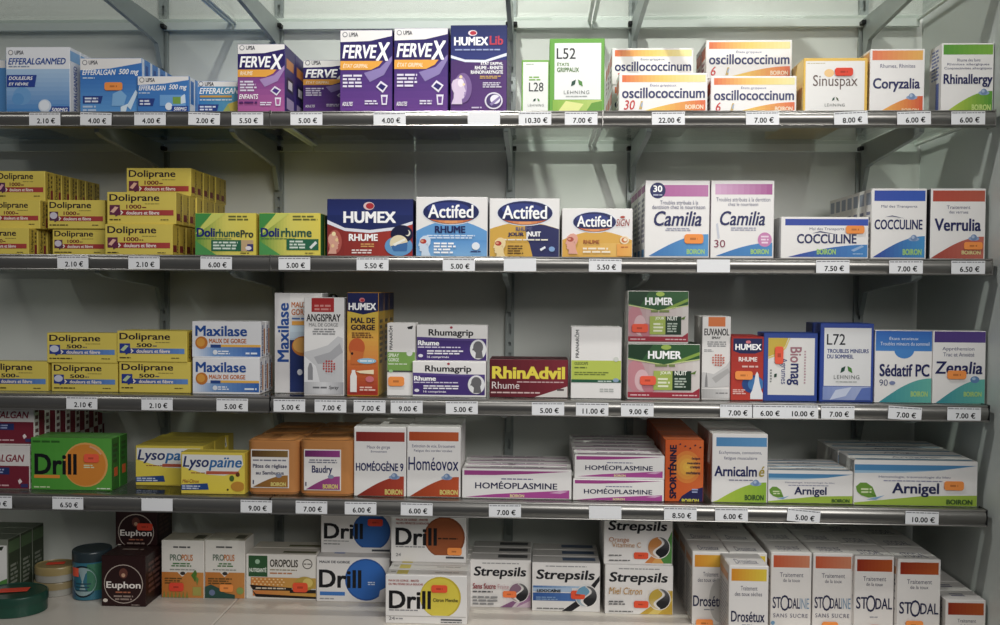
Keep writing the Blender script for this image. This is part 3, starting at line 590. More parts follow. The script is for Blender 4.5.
carton('tablet_box', 'left green and yellow cold tablet box, with two pills in its green panel', (195, 213, 256, 256), 2, '#d6c845', dolirhume(195, 256, 213, 255, True), Y=.02, depth=.024, cols={'r': '#cdb93c'}, n=8, back='green and yellow cold box added for shade, {} behind the one with two pills')  # copies behind the front box are added to darken the wall
carton('tablet_box', 'right green and yellow cold tablet box, with a single capsule in its green panel', (259, 213, 320.5, 256), 2, '#d6c845', dolirhume(259, 320.5, 213, 255, False), Y=.02, depth=.026, cols={'r': '#3a7a3a'}, n=8, back='green and yellow cold box added for shade, {} behind the one with the single capsule')  # mostly hidden copies, added to keep light off the wall
carton('medicine_box', 'navy and red cold medicine box with a glowing disc, second shelf', (327, 199, 413, 255), 2, '#2a2c66', [
 ('G', '#1a2560', '#25347c', 327, 199, 413, 224, 'v'), ('G', '#8a2a26', '#b8342a', 327, 222, 413, 256, 'h'), ('P', '#1c2a66', [(327, 215), (413, 215), (413, 222), (395, 228), (370, 231), (345, 229), (327, 221)]), ('P', '#e4e6f0', [(327, 220), (345, 228), (370, 230), (395, 227), (413, 221), (413, 224), (395, 230), (370, 233), (345, 231), (327, 224)]),
 ('E', '#e0c0c0', 369, 206, 5.5, 4), ('E', '#b82a34', 370, 206, 4, 3), ('T', 'HUMEX', 343.5, 211.5, 396, 223, '#fff', BB), ('T', 'RHUME', 349, 234, 378, 241, '#fff', BB), ('M', '#e0a35a', 361, 243, 378, 247.5, 2), ('M', '#f0dcd8', 352, 249, 378, 254, 2),
 ('E', '#b8554a', 335, 242, 7, 12), ('P', '#dda08a', [(334-a*.9, 241+b) for a, b in HEAD]), ('E', '#f6e2a8', 334, 234, 2, 2.2), ('E', '#f0c890', 337, 240, 1.6, 1.8), ('E', '#f0c890', 333, 246, 1.6, 1.8),
 ('E', '#5f9bd0', 399, 246, 14, 10), ('E', '#151a40', 402, 234, 11, 9), ('E', '#e8d9b0', 399, 243, 9, 8), ('P', '#3a6fae', [(391, 246), (408, 242), (407, 251), (394, 251)]), ('P', '#f4f2e4', [(393, 244), (405, 238), (406, 240), (395, 246)]), ('E', '#e8e4d0', 408, 233, 2.6, 3), ('E', '#151a40', 407, 232.4, 2.2, 2.6)], Y=.02, depth=.03, cols={'r': '#1c2050'}, n=7, back='navy and red cold box added for shade, {} behind the one with the glowing disc')  # hidden copies added behind to block light from above
def actifed(x0, x1, y0, cx, cy, rx, ry, body, sign=False):
    A = list(body)+[('E', '#dfe2ec', cx, cy, rx+1, ry+1), ('E', '#1b2560', cx, cy, rx, ry), ('E', '#2c3a86', cx-rx*.1, cy-ry*.3, rx*.75, ry*.5), ]+[('P', mix('#c8502c', '#f0a060', 1-abs(k-3.5)/3.5), [(cx+rx*.97*math.cos(t), cy+ry*.97*math.sin(t)) for t in (math.pi*(.2+.6*k/8), math.pi*(.2+.6*(k+1)/8))]+[(cx+rx*.97*math.cos(t), cy+ry*(.97*math.sin(t)-.26*math.sin((t/math.pi-.2)/.6*math.pi))) for t in (math.pi*(.2+.6*(k+1)/8), math.pi*(.2+.6*k/8))]) for k in range(8)]+[
      ('T', 'Actifed', cx-rx*.82, cy-ry*.62, cx+rx*.8, cy+ry*.5, '#fff', dict(bold=.02))]
    return A
def hump(x0, x1, ye, ym, y1):
    n = 10; return [(x0, y1)]+[(x0+(x1-x0)*k/n, ye+(ym-ye)*math.sin(math.pi*k/n)) for k in range(n+1)]+[(x1, y1)]
carton('tablet_box', 'light blue box with a dark blue oval and a round tablet, second shelf', (416, 197, 487.5, 256), 2, WH, actifed(416, 487, 197, 451, 212, 28, 12, [('P', '#5f9fdc', hump(416, 487.5, 231, 220, 257)), ('G', '#5596d8', '#7ab2e4', 416, 240, 487.5, 256, 'v')])+[
 ('T', 'RHUME', 435, 226, 465.5, 233, NAVY, BB), ('M', '#d8e8f8', 426, 234.5, 476, 239, 2, 'c'), ('M', '#fff', 434, 242, 456, 254, 4)]+FACE(424.5, 243, '#cfe0f2', '#c0392f')+[('E', '#e8eef6', 476, 246, 4, 3.8), ('M', '#2a3a7a', 471, 250.5, 481, 252.5, 1)], Y=.02, depth=.03, cols={'r': '#d9dce2'}, n=7, back='light blue box added for shade, {} behind the one with the oval and round tablet')  # the queue behind is added so the wall falls into shade
carton('tablet_box', 'box with a dark blue oval, half golden yellow and half navy, second shelf', (489.5, 198.5, 559.5, 256), 2, WH, actifed(489.5, 559.5, 198.5, 525, 213, 27.5, 12, [('P', '#d8a63c', hump(489.5, 559.5, 229, 222, 257)), ('P', '#262a62', [(525, 223), (545, 225), (559.5, 229), (559.5, 257), (533, 257), (530, 245), (526, 235)])])+[
 ('T', 'RHUME', 516, 227, 532.5, 231, '#5a5a86', B), ('T', 'JOUR', 508, 232.5, 524, 237, NAVY, BB), ('R', WH, 526.5, 232, 528, 240), ('T', 'NUIT', 528, 231.5, 541, 236.5, '#fff', BB), ('M', '#e8e2cc', 500, 238.5, 549, 241, 1), ('M', '#6a4a1c', 508, 245, 525, 254.5, 4), ('P', '#e8ecf4', [(540, 249), (545, 246), (546, 248), (541, 251)]), ('E', '#7ea6d8', 552, 249, 3, 2.6)]+FACE(499.5, 245, '#eed49a', '#c0392f'), Y=.02, depth=.03, n=7, back='yellow and navy box added for shade, {} behind the one with the oval')  # filler copies behind, added for their shade
carton('sachet_box', 'lower orange and white box with a small dark blue oval and a handwritten red word', (562, 208.5, 632.5, 256), 2, WH, actifed(562, 632, 208, 594.5, 222, 21.5, 10, [('P', '#e3aa40', hump(562, 632.5, 240, 231, 257)), ('G', '#e0a63e', '#eaba5a', 562, 243, 632.5, 256)])+[
 ('T', 'SIGN', 616, 219, 629.5, 226, '#a8342c', dict(shear=.2)), ('E', '#b84a3c', 622.5, 217, 2.4, 1.2), ('T', 'RHUME', 583.5, 240, 599.5, 244, '#a8542c', B), ('M', '#f6e8cc', 583, 247, 612, 253.5, 2), ('G', '#f0a040', '#f2b04c', 617, 244, 632, 256), ('E', '#f2d9b0', 624.5, 240, 4.6, 4), ('E', '#d8743a', 624.5, 240, 3, 2.6), ('E', '#f6e4c0', 625.2, 239.6, 1.8, 1.6), ('M', '#c86a2a', 621, 246, 628, 248, 1)]+FACE(571.5, 241, '#e6a490', '#b84a3c'), Y=.02, depth=.03, n=7, back='orange and white box added for shade, {} behind the one with the handwritten red word')  # hidden copies added to shade the wall behind
camS = [('R', '#b25a9c', .05, .86, .95, .95), ('M', '#8a8aa0', .15, .2, .85, .8, 9), ('R', '#4a90c8', .2, .02, .8, .12)]
carton('homeopathy_box', 'tall white and pink box with a navy disc reading 30, second shelf', (645, 180.5, 709.5, 256), 2, WH, [('G', '#b4589c', '#c274ac', 652, 185, 708, 196.5), ('E', NAVY, 657.5, 190.5, 7.8, 8), ('T', '30', 653, 185.5, 662, 192, '#fff', B), ('M', '#b8bcd8', 653, 194, 662, 196, 1),
 ('T', 'Troubles attribués à la', 660, 200.5, 698, 204.5, '#55567e', {}), ('T', 'dentition chez le nourrisson', 652, 205, 705, 209, '#55567e', {}), ('T', 'Camilia', 654, 211, 701.5, 226, NAVY, dict(bold=.018, shear=.25)), ('M', '#9a9cb4', 664, 227.5, 692, 231, 2, 'c'),
 ('W', '#2f74bc', '#4f98d4', 649, 256, 708.5, 234)]+boir(687, 249, 705, 254, '#9fd06a'), Y=.02, depth=.05, side=camS, stickers=[(ORG, 684.5, 234, 703.5, 243.5)], n=4, back='white and pink box, {} behind the tall one with the navy disc')
carton('homeopathy_box', 'tall white and pink box with a round pink badge and outlined 30, second shelf', (711, 180.5, 774, 256), 2, WH, [('G', '#d8a8cc', '#b04f96', 715, 184, 772, 194.5), ('T', 'Troubles attribués à la dentition', 716, 197.5, 770, 201.5, '#55567e', {}), ('T', 'chez le nourrisson', 728, 202.5, 758, 206, '#55567e', {}), ('T', 'Camilia', 720, 211, 765, 225.5, NAVY, dict(bold=.018, shear=.25)), ('M', '#9a9cb4', 730, 227, 757, 231, 2, 'c'),
 ('P', '#c9ccd8', [(716, 224), (718, 223), (720, 238), (718, 239)]), ('T', '30', 714.5, 240, 725.5, 247.5, '#8a2a4a', dict(bold=-.01)), ('W', '#2f74bc', '#3f8ccc', 716, 256, 772.5, 242.5), ('E', '#cf7fb4', 765, 239.5, 7, 7.2), ('M', '#f0d4e6', 761, 235, 769, 244, 3, 'c')]+boir(751, 249, 769, 254, '#9fd06a'), Y=.02, depth=.045, cols={'l': '#d0c0cc'}, n=5, back='white and pink box added for shade, {} behind the one with the round pink badge')  # copies behind the front one are added to block light
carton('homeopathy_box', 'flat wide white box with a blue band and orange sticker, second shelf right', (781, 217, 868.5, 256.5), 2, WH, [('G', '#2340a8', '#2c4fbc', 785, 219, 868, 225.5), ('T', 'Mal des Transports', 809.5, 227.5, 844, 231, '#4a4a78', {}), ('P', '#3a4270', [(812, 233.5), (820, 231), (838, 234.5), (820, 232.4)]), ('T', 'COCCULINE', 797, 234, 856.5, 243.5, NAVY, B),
 ('W', '#2438a0', '#3a86cc', 788, 257, 867.5, 244.5), ('P', '#8fb0d8', [(851, 250), (862, 245), (864, 246.5), (854, 251.5)]), ('M', '#9fc0e0', 853, 253, 863, 254.5, 1)]+boir(817, 249, 836, 254.5, '#9fd06a'), Y=.018, depth=.028, cols={'l': '#c9cacc'}, stickers=[(ORG, 845.5, 225.5, 864, 233.5)], n=8, back='flat white and blue box added for shade, {} behind the one with the orange sticker')  # hidden stock added behind to shade the wall
carton('homeopathy_box', 'tall white box with a royal blue band heading a receding row, second shelf right', (871.5, 188.5, 926.5, 257), 2, WH, boiron_box(871.5, 188.5, 926.5, 257, ('#2444b0', '#2c58c0'), 'COCCULINE', (874.5, 219.5, 922.5, 229.5), ('#2438a0', '#3a92d0', 873, 257.5, 925, 236), [('Mal des Transports', 881, 205, 917, 208.5)], (903, 249, 922, 255), (914, 239), '#9fd06a', (874, 190.5, 925, 201))+[('P', '#3a4270', [(885, 217), (892, 215.5), (905, 218.5), (892, 216.5)])],
 Y=.018, depth=.026, side=[('R', '#9aa4b8', .15, .78, .85, .95), ('M', '#7a809a', .2, .15, .8, .7, 7)], n=7, back='white box, {} in the receding row behind the royal blue banded one')
carton('homeopathy_box', 'white box with a brick red band and swoosh, rightmost on the second shelf', (930.5, 188.5, 985.5, 258), 2, WH, boiron_box(930.5, 188.5, 985.5, 258, ('#b8402e', '#c45a44'), 'Verrulia', (934.5, 218.5, 981, 231), ('#a83c30', '#cc6a58', 931, 258.5, 984, 236.5), [('Traitement', 946.5, 205.5, 970, 209), ('des verrues', 949, 210.5, 968, 213.5)], (962, 250.5, 981, 254.5), (974, 238.5), '#e0d08a', (932.5, 190.5, 984.5, 201.5)),
 Y=.016, depth=.03, cols={'l': '#4a4a52'}, stickers=[(ORG, 964, 242, 982.5, 249.5)], n=7, back='white box added for shade, {} behind the brick red banded one')  # rear copies added to dim the wall
# ---- row 3
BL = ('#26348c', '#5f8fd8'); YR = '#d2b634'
BI = ('#2a3c96', '#c9cde0', 'r'); BC = ('#2a3c96', '#b9cc9a', 'p')
def doli5(px, icon): return doli(*px, '500', BL, icon, cr='#3a3a60')
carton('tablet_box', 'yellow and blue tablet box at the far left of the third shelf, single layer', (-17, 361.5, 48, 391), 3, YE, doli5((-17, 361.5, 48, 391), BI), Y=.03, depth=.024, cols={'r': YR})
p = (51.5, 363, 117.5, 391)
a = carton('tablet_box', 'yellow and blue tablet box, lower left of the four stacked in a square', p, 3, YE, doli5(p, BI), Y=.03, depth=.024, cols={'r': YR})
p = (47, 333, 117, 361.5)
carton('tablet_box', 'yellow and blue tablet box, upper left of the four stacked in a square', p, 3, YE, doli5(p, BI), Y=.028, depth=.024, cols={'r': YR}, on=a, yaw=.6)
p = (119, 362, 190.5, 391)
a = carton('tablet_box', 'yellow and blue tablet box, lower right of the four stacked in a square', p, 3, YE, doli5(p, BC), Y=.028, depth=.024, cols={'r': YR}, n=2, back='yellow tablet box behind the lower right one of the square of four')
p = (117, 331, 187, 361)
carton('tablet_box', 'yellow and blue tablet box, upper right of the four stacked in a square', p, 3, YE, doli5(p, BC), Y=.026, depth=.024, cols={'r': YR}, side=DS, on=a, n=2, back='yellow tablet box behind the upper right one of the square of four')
def maxi(px):
    x0, y0, x1, y1 = px; W = x1-x0; H = y1-y0; X = lambda v: x0+v*W; Yy = lambda v: y0+v*H
    return [('G', '#e4e4e6', '#c9d2e4', x0, Yy(.6), x1, Yy(.8), 'v'), ('G', '#6f9ad2', '#2a5fb4', X(.32), Yy(.72), x1, y1), ('G', '#dfe6f0', '#6f9ad2', x0, Yy(.74), X(.32), y1), ('R', '#eab04a', X(.42), Yy(.66), x1, Yy(.73)), ('R', '#27468c', X(.27), Yy(.66), X(.42), Yy(.75)),
      ('T', 'Maxilase', X(.05), Yy(.12), X(.8), Yy(.42), '#1f4c9c', dict(bold=.025)), ('T', 'MAUX DE GORGE', X(.25), Yy(.49), X(.79), Yy(.62), '#c9682c', B), ('E', '#c8742a', X(.14), Yy(.61), W*.09, H*.18), ('E', '#e09a3a', X(.13), Yy(.6), W*.06, H*.12),
      ('M', '#e6ecf6', X(.38), Yy(.82), X(.56), Yy(.95), 2), ('E', '#dfe4ec', X(.34), Yy(.88), 2.4, 2.4), ('M', '#dfe8f4', X(.78), Yy(.86), X(.96), Yy(.95), 1)]
MS = [('T', 'Maxilase', .15, .05, .5, .9, '#2a4a8c', dict(rot=90, bold=.02)), ('R', '#c9783a', .6, .1, .85, .8)]
p = (192.5, 358, 259.5, 392)
a = carton('tablet_box', 'white, orange and blue throat tablet box, lower of the pair on the third shelf', p, 3, '#e2e2e4', maxi(p), Y=.022, depth=.022, side=MS, n=3, back='white throat tablet box, {} behind the lower one of the pair')
p = (192, 321.5, 261, 356.5)
carton('tablet_box', 'white, orange and blue throat tablet box, upper of the pair on the third shelf', p, 3, '#e2e2e4', maxi(p), Y=.026, depth=.022, side=MS, on=a, n=2, back='white throat tablet box, {} behind the upper one of the pair')
carton('spray_box', 'tall box with blue lettering running up its pale strip, left of the red-squared spray', (274.5, 293, 322, 390), 3, '#d9d6d6', [
 ('G', '#c9dcea', '#24346e', 290, 325, 322, 392, 'v'), ('R', '#e6e2e0', 290, 293, 322, 316), ('T', 'Maxilase', 277.5, 303, 289, 362, '#1f4c9c', dict(rot=90, bold=.025)), ('T', 'MAUX DE', 291.5, 302, 316, 307.5, '#c9682c', B), ('T', 'GORGE', 291.5, 309, 311, 315, '#c9682c', B), ('M', '#4a6aa8', 292, 317, 316, 320, 1), ('R', '#eaa040', 292, 321, 320, 325),
 ('R', '#24346e', 290, 340, 322, 392), ('E', '#c8742a', 304, 346, 12, 10), ('E', '#e8a850', 302, 345, 9, 7.5), ('E', '#e6e8f0', 300, 372, 2.6, 3)], Y=.045, depth=.04)
dots = [('E', '#c23a34', 324+i*2.7, 361+j*2.5, .9, .9) for i in range(5) for j in range(5) if (i, j) not in ((0, 0), (4, 0), (0, 4), (4, 4))]
ang = carton('spray_box', 'tall white and silver throat spray box with a red square on top', (304, 297.5, 344, 394), 3, '#e2e0de', [
 ('R', '#b4282a', 311.5, 298, 334, 312), ('M', '#d88a84', 314, 304, 331, 311, 2, 'c'), ('T', 'ANGISPRAY', 306.5, 314, 340.5, 321.5, '#2c2a2c', dict(bold=.026)), ('T', 'MAL DE GORGE', 309, 323, 338, 326.5, '#6a6a6c', {}), ('M', '#8a8a8c', 312, 328, 336, 335, 3, 'c'),
 ('P', '#c4c4c6', [(304, 352), (316, 349), (328, 345), (338, 336), (343, 338), (343, 382), (304, 382)]), ('P', '#a8a8ac', [(314, 357), (330, 352), (340, 343), (343, 352), (330, 362), (318, 364)]), ('P', '#dcdcde', [(304, 356), (316, 366), (320, 382), (304, 382)]), ('P', '#8c8c90', [(308, 368), (309.5, 363), (311.5, 363), (313, 368), (313, 380), (308, 380)]),
 ('G', '#b0b0b2', '#dadadc', 304, 382, 324, 394), ('G', '#dadadc', '#a2a2a6', 324, 382, 344, 394), ('M', '#6a6a6e', 313, 386, 327, 389, 1), ('T', 'Spray', 329, 385.5, 339, 390, '#4a4a4e', IT)]+dots, Y=.015, depth=.024, cols={'r': '#bfbdbb'})
for k, (px_, py_) in enumerate(((320, 293), (333, 294))):
    P = at(px_, py_, .066)
    rt = empty('spray_bottle', (P.x, .066, SHELF[3])); r_ = .0085
    hh = P.z-SHELF[3]
    m = MB(); m.lathe([(r_*.9, 0), (r_, .002), (r_, hh*.55), (r_*.8, hh*.66), (r_*.45, hh*.72), (r_*.45, hh*.8)], '#d9d6d2', 20); m.build('bottle_body', M_CARD, rt, smooth=True)
    m = MB(); m.lathe([(r_*.9, hh*.72), (r_, hh*.74), (r_, hh*.93), (r_*.8, hh*.985), (r_*.4, hh)], '#0c0c0e', 20); m.build('bottle_cap', M_BLACK, rt, smooth=True)
    tag(rt, ['left', 'right'][k]+' of two black rounded caps rising behind the white and silver spray box', 'spray bottle')
carton('spray_box', 'yellow and red throat spray box with a navy top', (347, 292.5, 378.5, 393.5), 3, '#d0902c', [
 ('G', '#d8b83c', '#e0863a', 347, 312, 378.5, 360, 'v'), ('G', '#d9702e', '#b02a24', 347, 360, 378.5, 395, 'v'), ('P', '#1a2258', [(347, 292), (378.5, 292), (378.5, 311), (363, 314.5), (347, 311)]), ('T', 'HUMEX', 348.5, 303, 376, 310, '#fff', BB), ('E', '#d87a84', 362, 300, 2.8, 2.2), ('E', '#b82a34', 362.3, 300.3, 1.8, 1.3),
 ('T', 'MAL DE', 351, 317.5, 375, 323, '#2a1f30', BB), ('T', 'GORGE', 351, 324.5, 375, 330, '#2a1f30', BB), ('M', '#6a3a20', 352, 332, 375, 338, 3), ('E', '#c8582a', 357, 347, 8, 9), ('P', '#d06a2e', [(351, 350), (364, 352), (362, 364), (351, 364)]), ('E', '#2a1c20', 352.3, 353.5, 1.2, 1.4), ('E', '#8cc0dc', 367, 360.8, 9.5, 2.8), ('M', '#e8f2f8', 360, 359.6, 374, 362, 1),
 ('P', '#ece8e4', [(350.5, 376), (352, 372), (352, 370), (355.5, 370), (355.5, 372), (357, 376), (357, 392), (350.5, 392)]), ('P', '#f4e2b8', [(356, 371), (374, 369.5), (374, 374), (360, 373)]), ('E', '#d8707a', 370, 379, 4.2, 3), ('M', '#f0c8b8', 360, 386, 376, 391, 2)],
 Y=.018, depth=.046, cols={'r': '#b8901e'}, side=[('R', '#1c2250', 0, .82, 1, 1), ('M', '#4a3a1c', .2, .3, .8, .75, 8)], n=3, back='yellow and navy spray box, {} behind the one with the navy top')
carton('spray_box', 'slim white and green spray box with an orange sticker and sideways lettering', (387, 323, 415.5, 395), 3, WH, [('T', 'PRANARŌM', 388.5, 326, 392.5, 350, '#2a2c30', dict(rot=90, bold=.02)), ('P', '#2a2c30', [(407, 327), (413, 325.5), (412, 329), (408, 329)]), ('R', '#7aa84e', 387, 352, 415.5, 370.5), ('T', 'SPRAY', 388.5, 353.5, 399, 357, '#e6f0d8', B), ('T', 'GORGE', 388.5, 358, 399, 361.5, '#e6f0d8', B), ('E', '#dfe3dc', 409.5, 353, 3, 3), ('M', '#d6e4c4', 388.5, 363, 407, 365, 1), ('R', '#4a4e4a', 387, 370.5, 415.5, 372), ('E', '#9ccf8a', 391, 371, 2, 1.4)],
 Y=.028, depth=.03, stickers=[(ORG, 388.5, 376.5, 404.5, 386)])
def rhuma(px, t):
    x0, y0, x1, y1 = px; H = y1-y0; W = x1-x0; X = lambda v: x0+v*W; Yy = lambda v: y0+v*H
    return [('R', '#46307c', x0, Yy(.38), X(.985), y1), ('P', '#5a4690', [(x0, Yy(.34)), (X(.985), Yy(.4)), (X(.985), Yy(.45)), (x0, Yy(.42))]), ('T', 'Rhumagrip', X(.17), Yy(.12), X(.8), Yy(.4) if False else Yy(.36), '#2a2830', B), ('E', '#b02a44', X(.49), Yy(.07), 1.4, 1.2),
      ('T', 'Rhume', X(.02), Yy(.44), X(.32), Yy(.58), '#fff', BB), ('M', '#d8d0e8', X(.02), Yy(.6), X(.62), Yy(.66), 1), ('M', '#f0ecf6', X(.15), Yy(.7), X(.68), Yy(.84), 2), ('T', '16 comprimés', X(.15), Yy(.87), X(.46), Yy(.95), '#e6e0f0', B), ('E', '#e8e4f0', X(.06), Yy(.87), 2.4, 1.6),
      ('E', '#e6e6e8', X(.87), Yy(.68), W*.115, H*.28), ('E', '#6a686c', X(.87), Yy(.62), W*.07, H*.17), ('P', '#6a686c', [(X(.84), Yy(.7)), (X(.92), Yy(.7)), (X(.94), Yy(.93)), (X(.83), Yy(.93))]), ('P', '#6a686c', [(X(.81), Yy(.6)), (X(.785), Yy(.7)), (X(.83), Yy(.72))])]
p = (412.5, 361.5, 486, 395)
a = carton('tablet_box', 'purple and white box with a grey head in a circle, lower of two', p, 3, WH, rhuma(p, 0), Y=.020, depth=.026, cols={'r': '#cfcbd0'})
p = (416.5, 325, 487.5, 360.5)
carton('tablet_box', 'purple and white box with a grey head in a circle, upper of two', p, 3, WH, rhuma(p, 0), Y=.024, depth=.026, cols={'r': '#cfcbd0'}, on=a)
carton('tablet_box', 'maroon box with large yellow lettering and a pale corner, third shelf', (489.5, 359.5, 568, 396), 3, '#6a1a26', [('G', '#5a1420', '#842230', 490, 360, 568, 397), ('T', 'RhinAdvil', 492, 366.5, 565, 379, '#ecd83e', dict(bold=.04)), ('M', '#d0a8a8', 517, 381, 564, 383, 1), ('T', 'Rhume', 492, 382, 519.5, 389, '#e8dcd8', {}), ('M', '#d8b8b4', 491, 391.5, 540, 394, 1), ('P', '#d8d2cc', [(535, 397), (567.5, 386), (567.5, 397)]), ('R', '#5a4a4c', 557, 388.5, 564, 390.5)],
 Y=.024, depth=.03, cols={'t': '#4a1a20'}, n=2, back='maroon box directly behind the one with the pale corner')
carton('homeopathy_box', 'white box with a lime green band and dark green line, third shelf centre', (571, 327, 621.5, 397.5), 3, WH, [('T', 'PRANARŌM', 574.5, 330, 579, 358, '#33363a', dict(rot=90, bold=.02)), ('R', '#bccb4c', 571, 360.5, 622, 379.5), ('T', 'OLEOCAPS', 574.5, 362, 588, 365, '#4a5a2a', B), ('M', '#5a6a2a', 574.5, 366.5, 587, 369, 1), ('M', '#6a7a2c', 574.5, 371.5, 612, 375.5, 2), ('R', '#235a40', 571, 379.5, 622, 382.5), ('M', '#cfe0d6', 598, 380.2, 612, 382, 1), ('E', '#8aa4c0', 616, 380, 3, 2), ('E', '#d2d6cc', 616, 359, 2.6, 2.4), ('M', '#b0b4b0', 600, 388, 618, 392, 2)],
 Y=.022, depth=.045)
def humer(px, st=0):
    x0, y0, x1, y1 = px; H = y1-y0; W = x1-x0; X = lambda v: x0+v*W; Yy = lambda v: y0+v*H
    return [('G', '#b88a90', '#d8d2cc', x0, Yy(.2), x1, y1), ('E', '#c8828c', X(.12), Yy(.6), W*.13, H*.3), ('E', '#dcb4b8', X(.2), Yy(.68), W*.1, H*.2), ('E', '#c27480', X(.3), Yy(.78), W*.1, H*.14), ('P', '#2a5a2e', [(x0, y0), (x1, y0), (x1, Yy(.27)), (X(.75), Yy(.35)), (X(.5), Yy(.38)), (X(.25), Yy(.35)), (x0, Yy(.27))]), ('P', '#173a20', [(x0, y0), (X(.35), y0), (X(.2), Yy(.3)), (x0, Yy(.24))]), ('P', '#86a83c', [(x1, Yy(.14)), (x1, Yy(.2)), (X(.75), Yy(.33)), (X(.6), Yy(.35))]), ('P', '#c9d48a', [(x1, Yy(.27)), (x1, Yy(.29)), (X(.5), Yy(.4)), (x0, Yy(.29)), (x0, Yy(.27)), (X(.5), Yy(.38))]), ('E', '#9cb84a', X(.53), Yy(.06), W*.07, H*.045),
      ('T', 'HUMER', X(.28), Yy(.13), X(.74), Yy(.28), '#fff', BB), ('M', '#7a8a4a', X(.38), Yy(.36), X(.68), Yy(.44), 1), ('R', '#a4b84e', X(.36), Yy(.5), X(.62), Yy(.86)), ('R', '#1c3826', X(.62), Yy(.5), X(.88), Yy(.86)), ('T', 'JOUR', X(.45), Yy(.51), X(.6), Yy(.58), '#f0f4d8', B), ('T', 'NUIT', X(.65), Yy(.5), X(.82), Yy(.58), '#f0f4e8', B), ('M', '#e8ecc8', X(.42), Yy(.62), X(.6), Yy(.82), 3), ('M', '#b4c4b4', X(.65), Yy(.62), X(.82), Yy(.82), 4), ('P', '#5a7a2c', [(X(.86), Yy(.55)), (X(.95), Yy(.49)), (X(.93), Yy(.56))]),
      ('R', '#a8283a', x0, Yy(.9), x1, y1), ('P', '#a8283a', [(X(.9), Yy(.9)), (x1, Yy(.82)), (x1, Yy(.92))]), ('M', '#e4b8bc', X(.04), Yy(.935), X(.3), Yy(.975), 1), ('M', '#e4b8bc', X(.62), Yy(.935), X(.96), Yy(.975), 1)]
p = (627.5, 344, 700, 397.5)
a = carton('nasal_spray_box', 'green, white and red box, lower and wider of the two stacked ones', p, 3, '#ddd9d4', humer(p), Y=.020, depth=.07, cols={'t': '#3a5a38'}, stickers=[(RED, 640, 376, 656, 385)])
p = (628, 291, 688.5, 341.5)
carton('nasal_spray_box', 'green, white and red box, upper and narrower of the two stacked ones', p, 3, '#ddd9d4', humer(p), Y=.024, depth=.062, on=a, stickers=[(RED, 632, 324, 648, 332.5)])
dots = [('E', '#d0604a', 713+i*2.6, 355+j*2.5, .9, .9) for i in range(5) for j in range(5) if (i, j) not in ((0, 0), (4, 0), (0, 4), (4, 4))]
carton('spray_box', 'slim white spray box with an orange square and a disc of red dots', (702, 316.5, 730.5, 397), 3, '#e4e1dd', [('R', '#df7438', 708, 317, 725, 326.5), ('T', 'EUVANOL', 704, 328.5, 729, 335.5, '#2a2628', B), ('T', 'SPRAY', 711.5, 336.5, 720.5, 339, '#3a3638', B), ('M', '#8a8a8c', 705, 341, 728, 347, 3, 'c'), ('M', '#a0a0a2', 704, 349, 714, 352, 2), ('P', '#c9c7c5', [(702, 372), (714, 374), (726, 366), (730, 360), (730, 386), (702, 388)]), ('P', '#b0aeac', [(712, 378), (728, 368), (730, 372), (716, 383)]), ('P', '#8a8888', [(705, 387), (705.5, 378), (706.5, 372), (707.5, 378), (708, 387)]), ('G', '#a8a6a4', '#d6d4d2', 702, 389, 730.5, 398), ('M', '#7a787a', 716, 392, 728, 394, 1)]+dots, Y=.022, depth=.034, cols={'l': '#b6b2ae'}, n=2, back='slim white spray box behind the one with the orange square')
carton('nasal_spray_box', 'red nasal spray box with a navy band and a white nozzle bottle picture', (731, 336.5, 763.5, 399), 3, '#b42c28', [('G', '#a8241f', '#cc3a2c', 731, 337, 763.5, 400, 'v'), ('P', '#1a2258', [(733, 338.5), (762, 338.5), (762, 351), (755, 353.5), (740, 353.5), (733, 351)]), ('E', '#d8707a', 748, 342, 2.6, 1.6), ('T', 'HUMEX', 735, 344, 761, 350, '#fff', BB), ('T', 'RHUME', 738.5, 357, 757, 361.5, '#f4e4e0', BB), ('M', '#e8b8b0', 742, 365, 758, 368, 1), ('E', '#24488c', 753, 384, 11, 9), ('E', '#3a78b8', 756, 384, 8, 7),
 ('P', '#e8e8ea', [(755.5, 374), (757, 371.5), (758.5, 374), (759.5, 382), (761.5, 390), (763, 393), (763, 399), (750.5, 399), (750.5, 394), (752.5, 390), (754.5, 382)]), ('M', '#f0c4bc', 733, 389, 747, 394.5, 3)], Y=.018, depth=.035, stickers=[(ORG, 735, 371, 752.5, 379.5)], n=2, back=['red and navy nasal spray box behind the one with the nozzle picture'])
carton('medicine_box', 'blue-framed white box with large sideways lettering and a red sticker', (763.5, 333, 817.5, 398.5), 3, '#2e4aa0', [('R', '#e4e2de', 768, 338, 814.5, 395), ('P', '#cfb03a', [(768, 338), (788, 338), (785, 346), (779, 353), (768, 357)]), ('P', '#e0c860', [(789, 338), (790, 338), (786, 348), (779, 355), (768, 359), (768, 357.5), (779, 353.5), (785, 346.5)]), ('T', 'Bio', 790, 347, 801.5, 362.5, '#a8707c', dict(rot=-90, bold=.02)), ('T', 'mag', 787, 363.5, 798.5, 385, '#26306c', dict(rot=-90, bold=.02)), ('T', 'Agrumes', 779.5, 358, 787, 384, '#3a4686', dict(rot=-90)), ('M', '#c09aa4', 804, 350, 806, 384, 12), ('M', '#8a8c8a', 770, 369, 772, 383, 5), ('P', '#2a4a3a', [(774.5, 374), (777, 373.5), (776.5, 377), (774, 377.5)])],
 Y=.018, depth=.04, stickers=[(RED, 774.5, 346.5, 783, 364)])
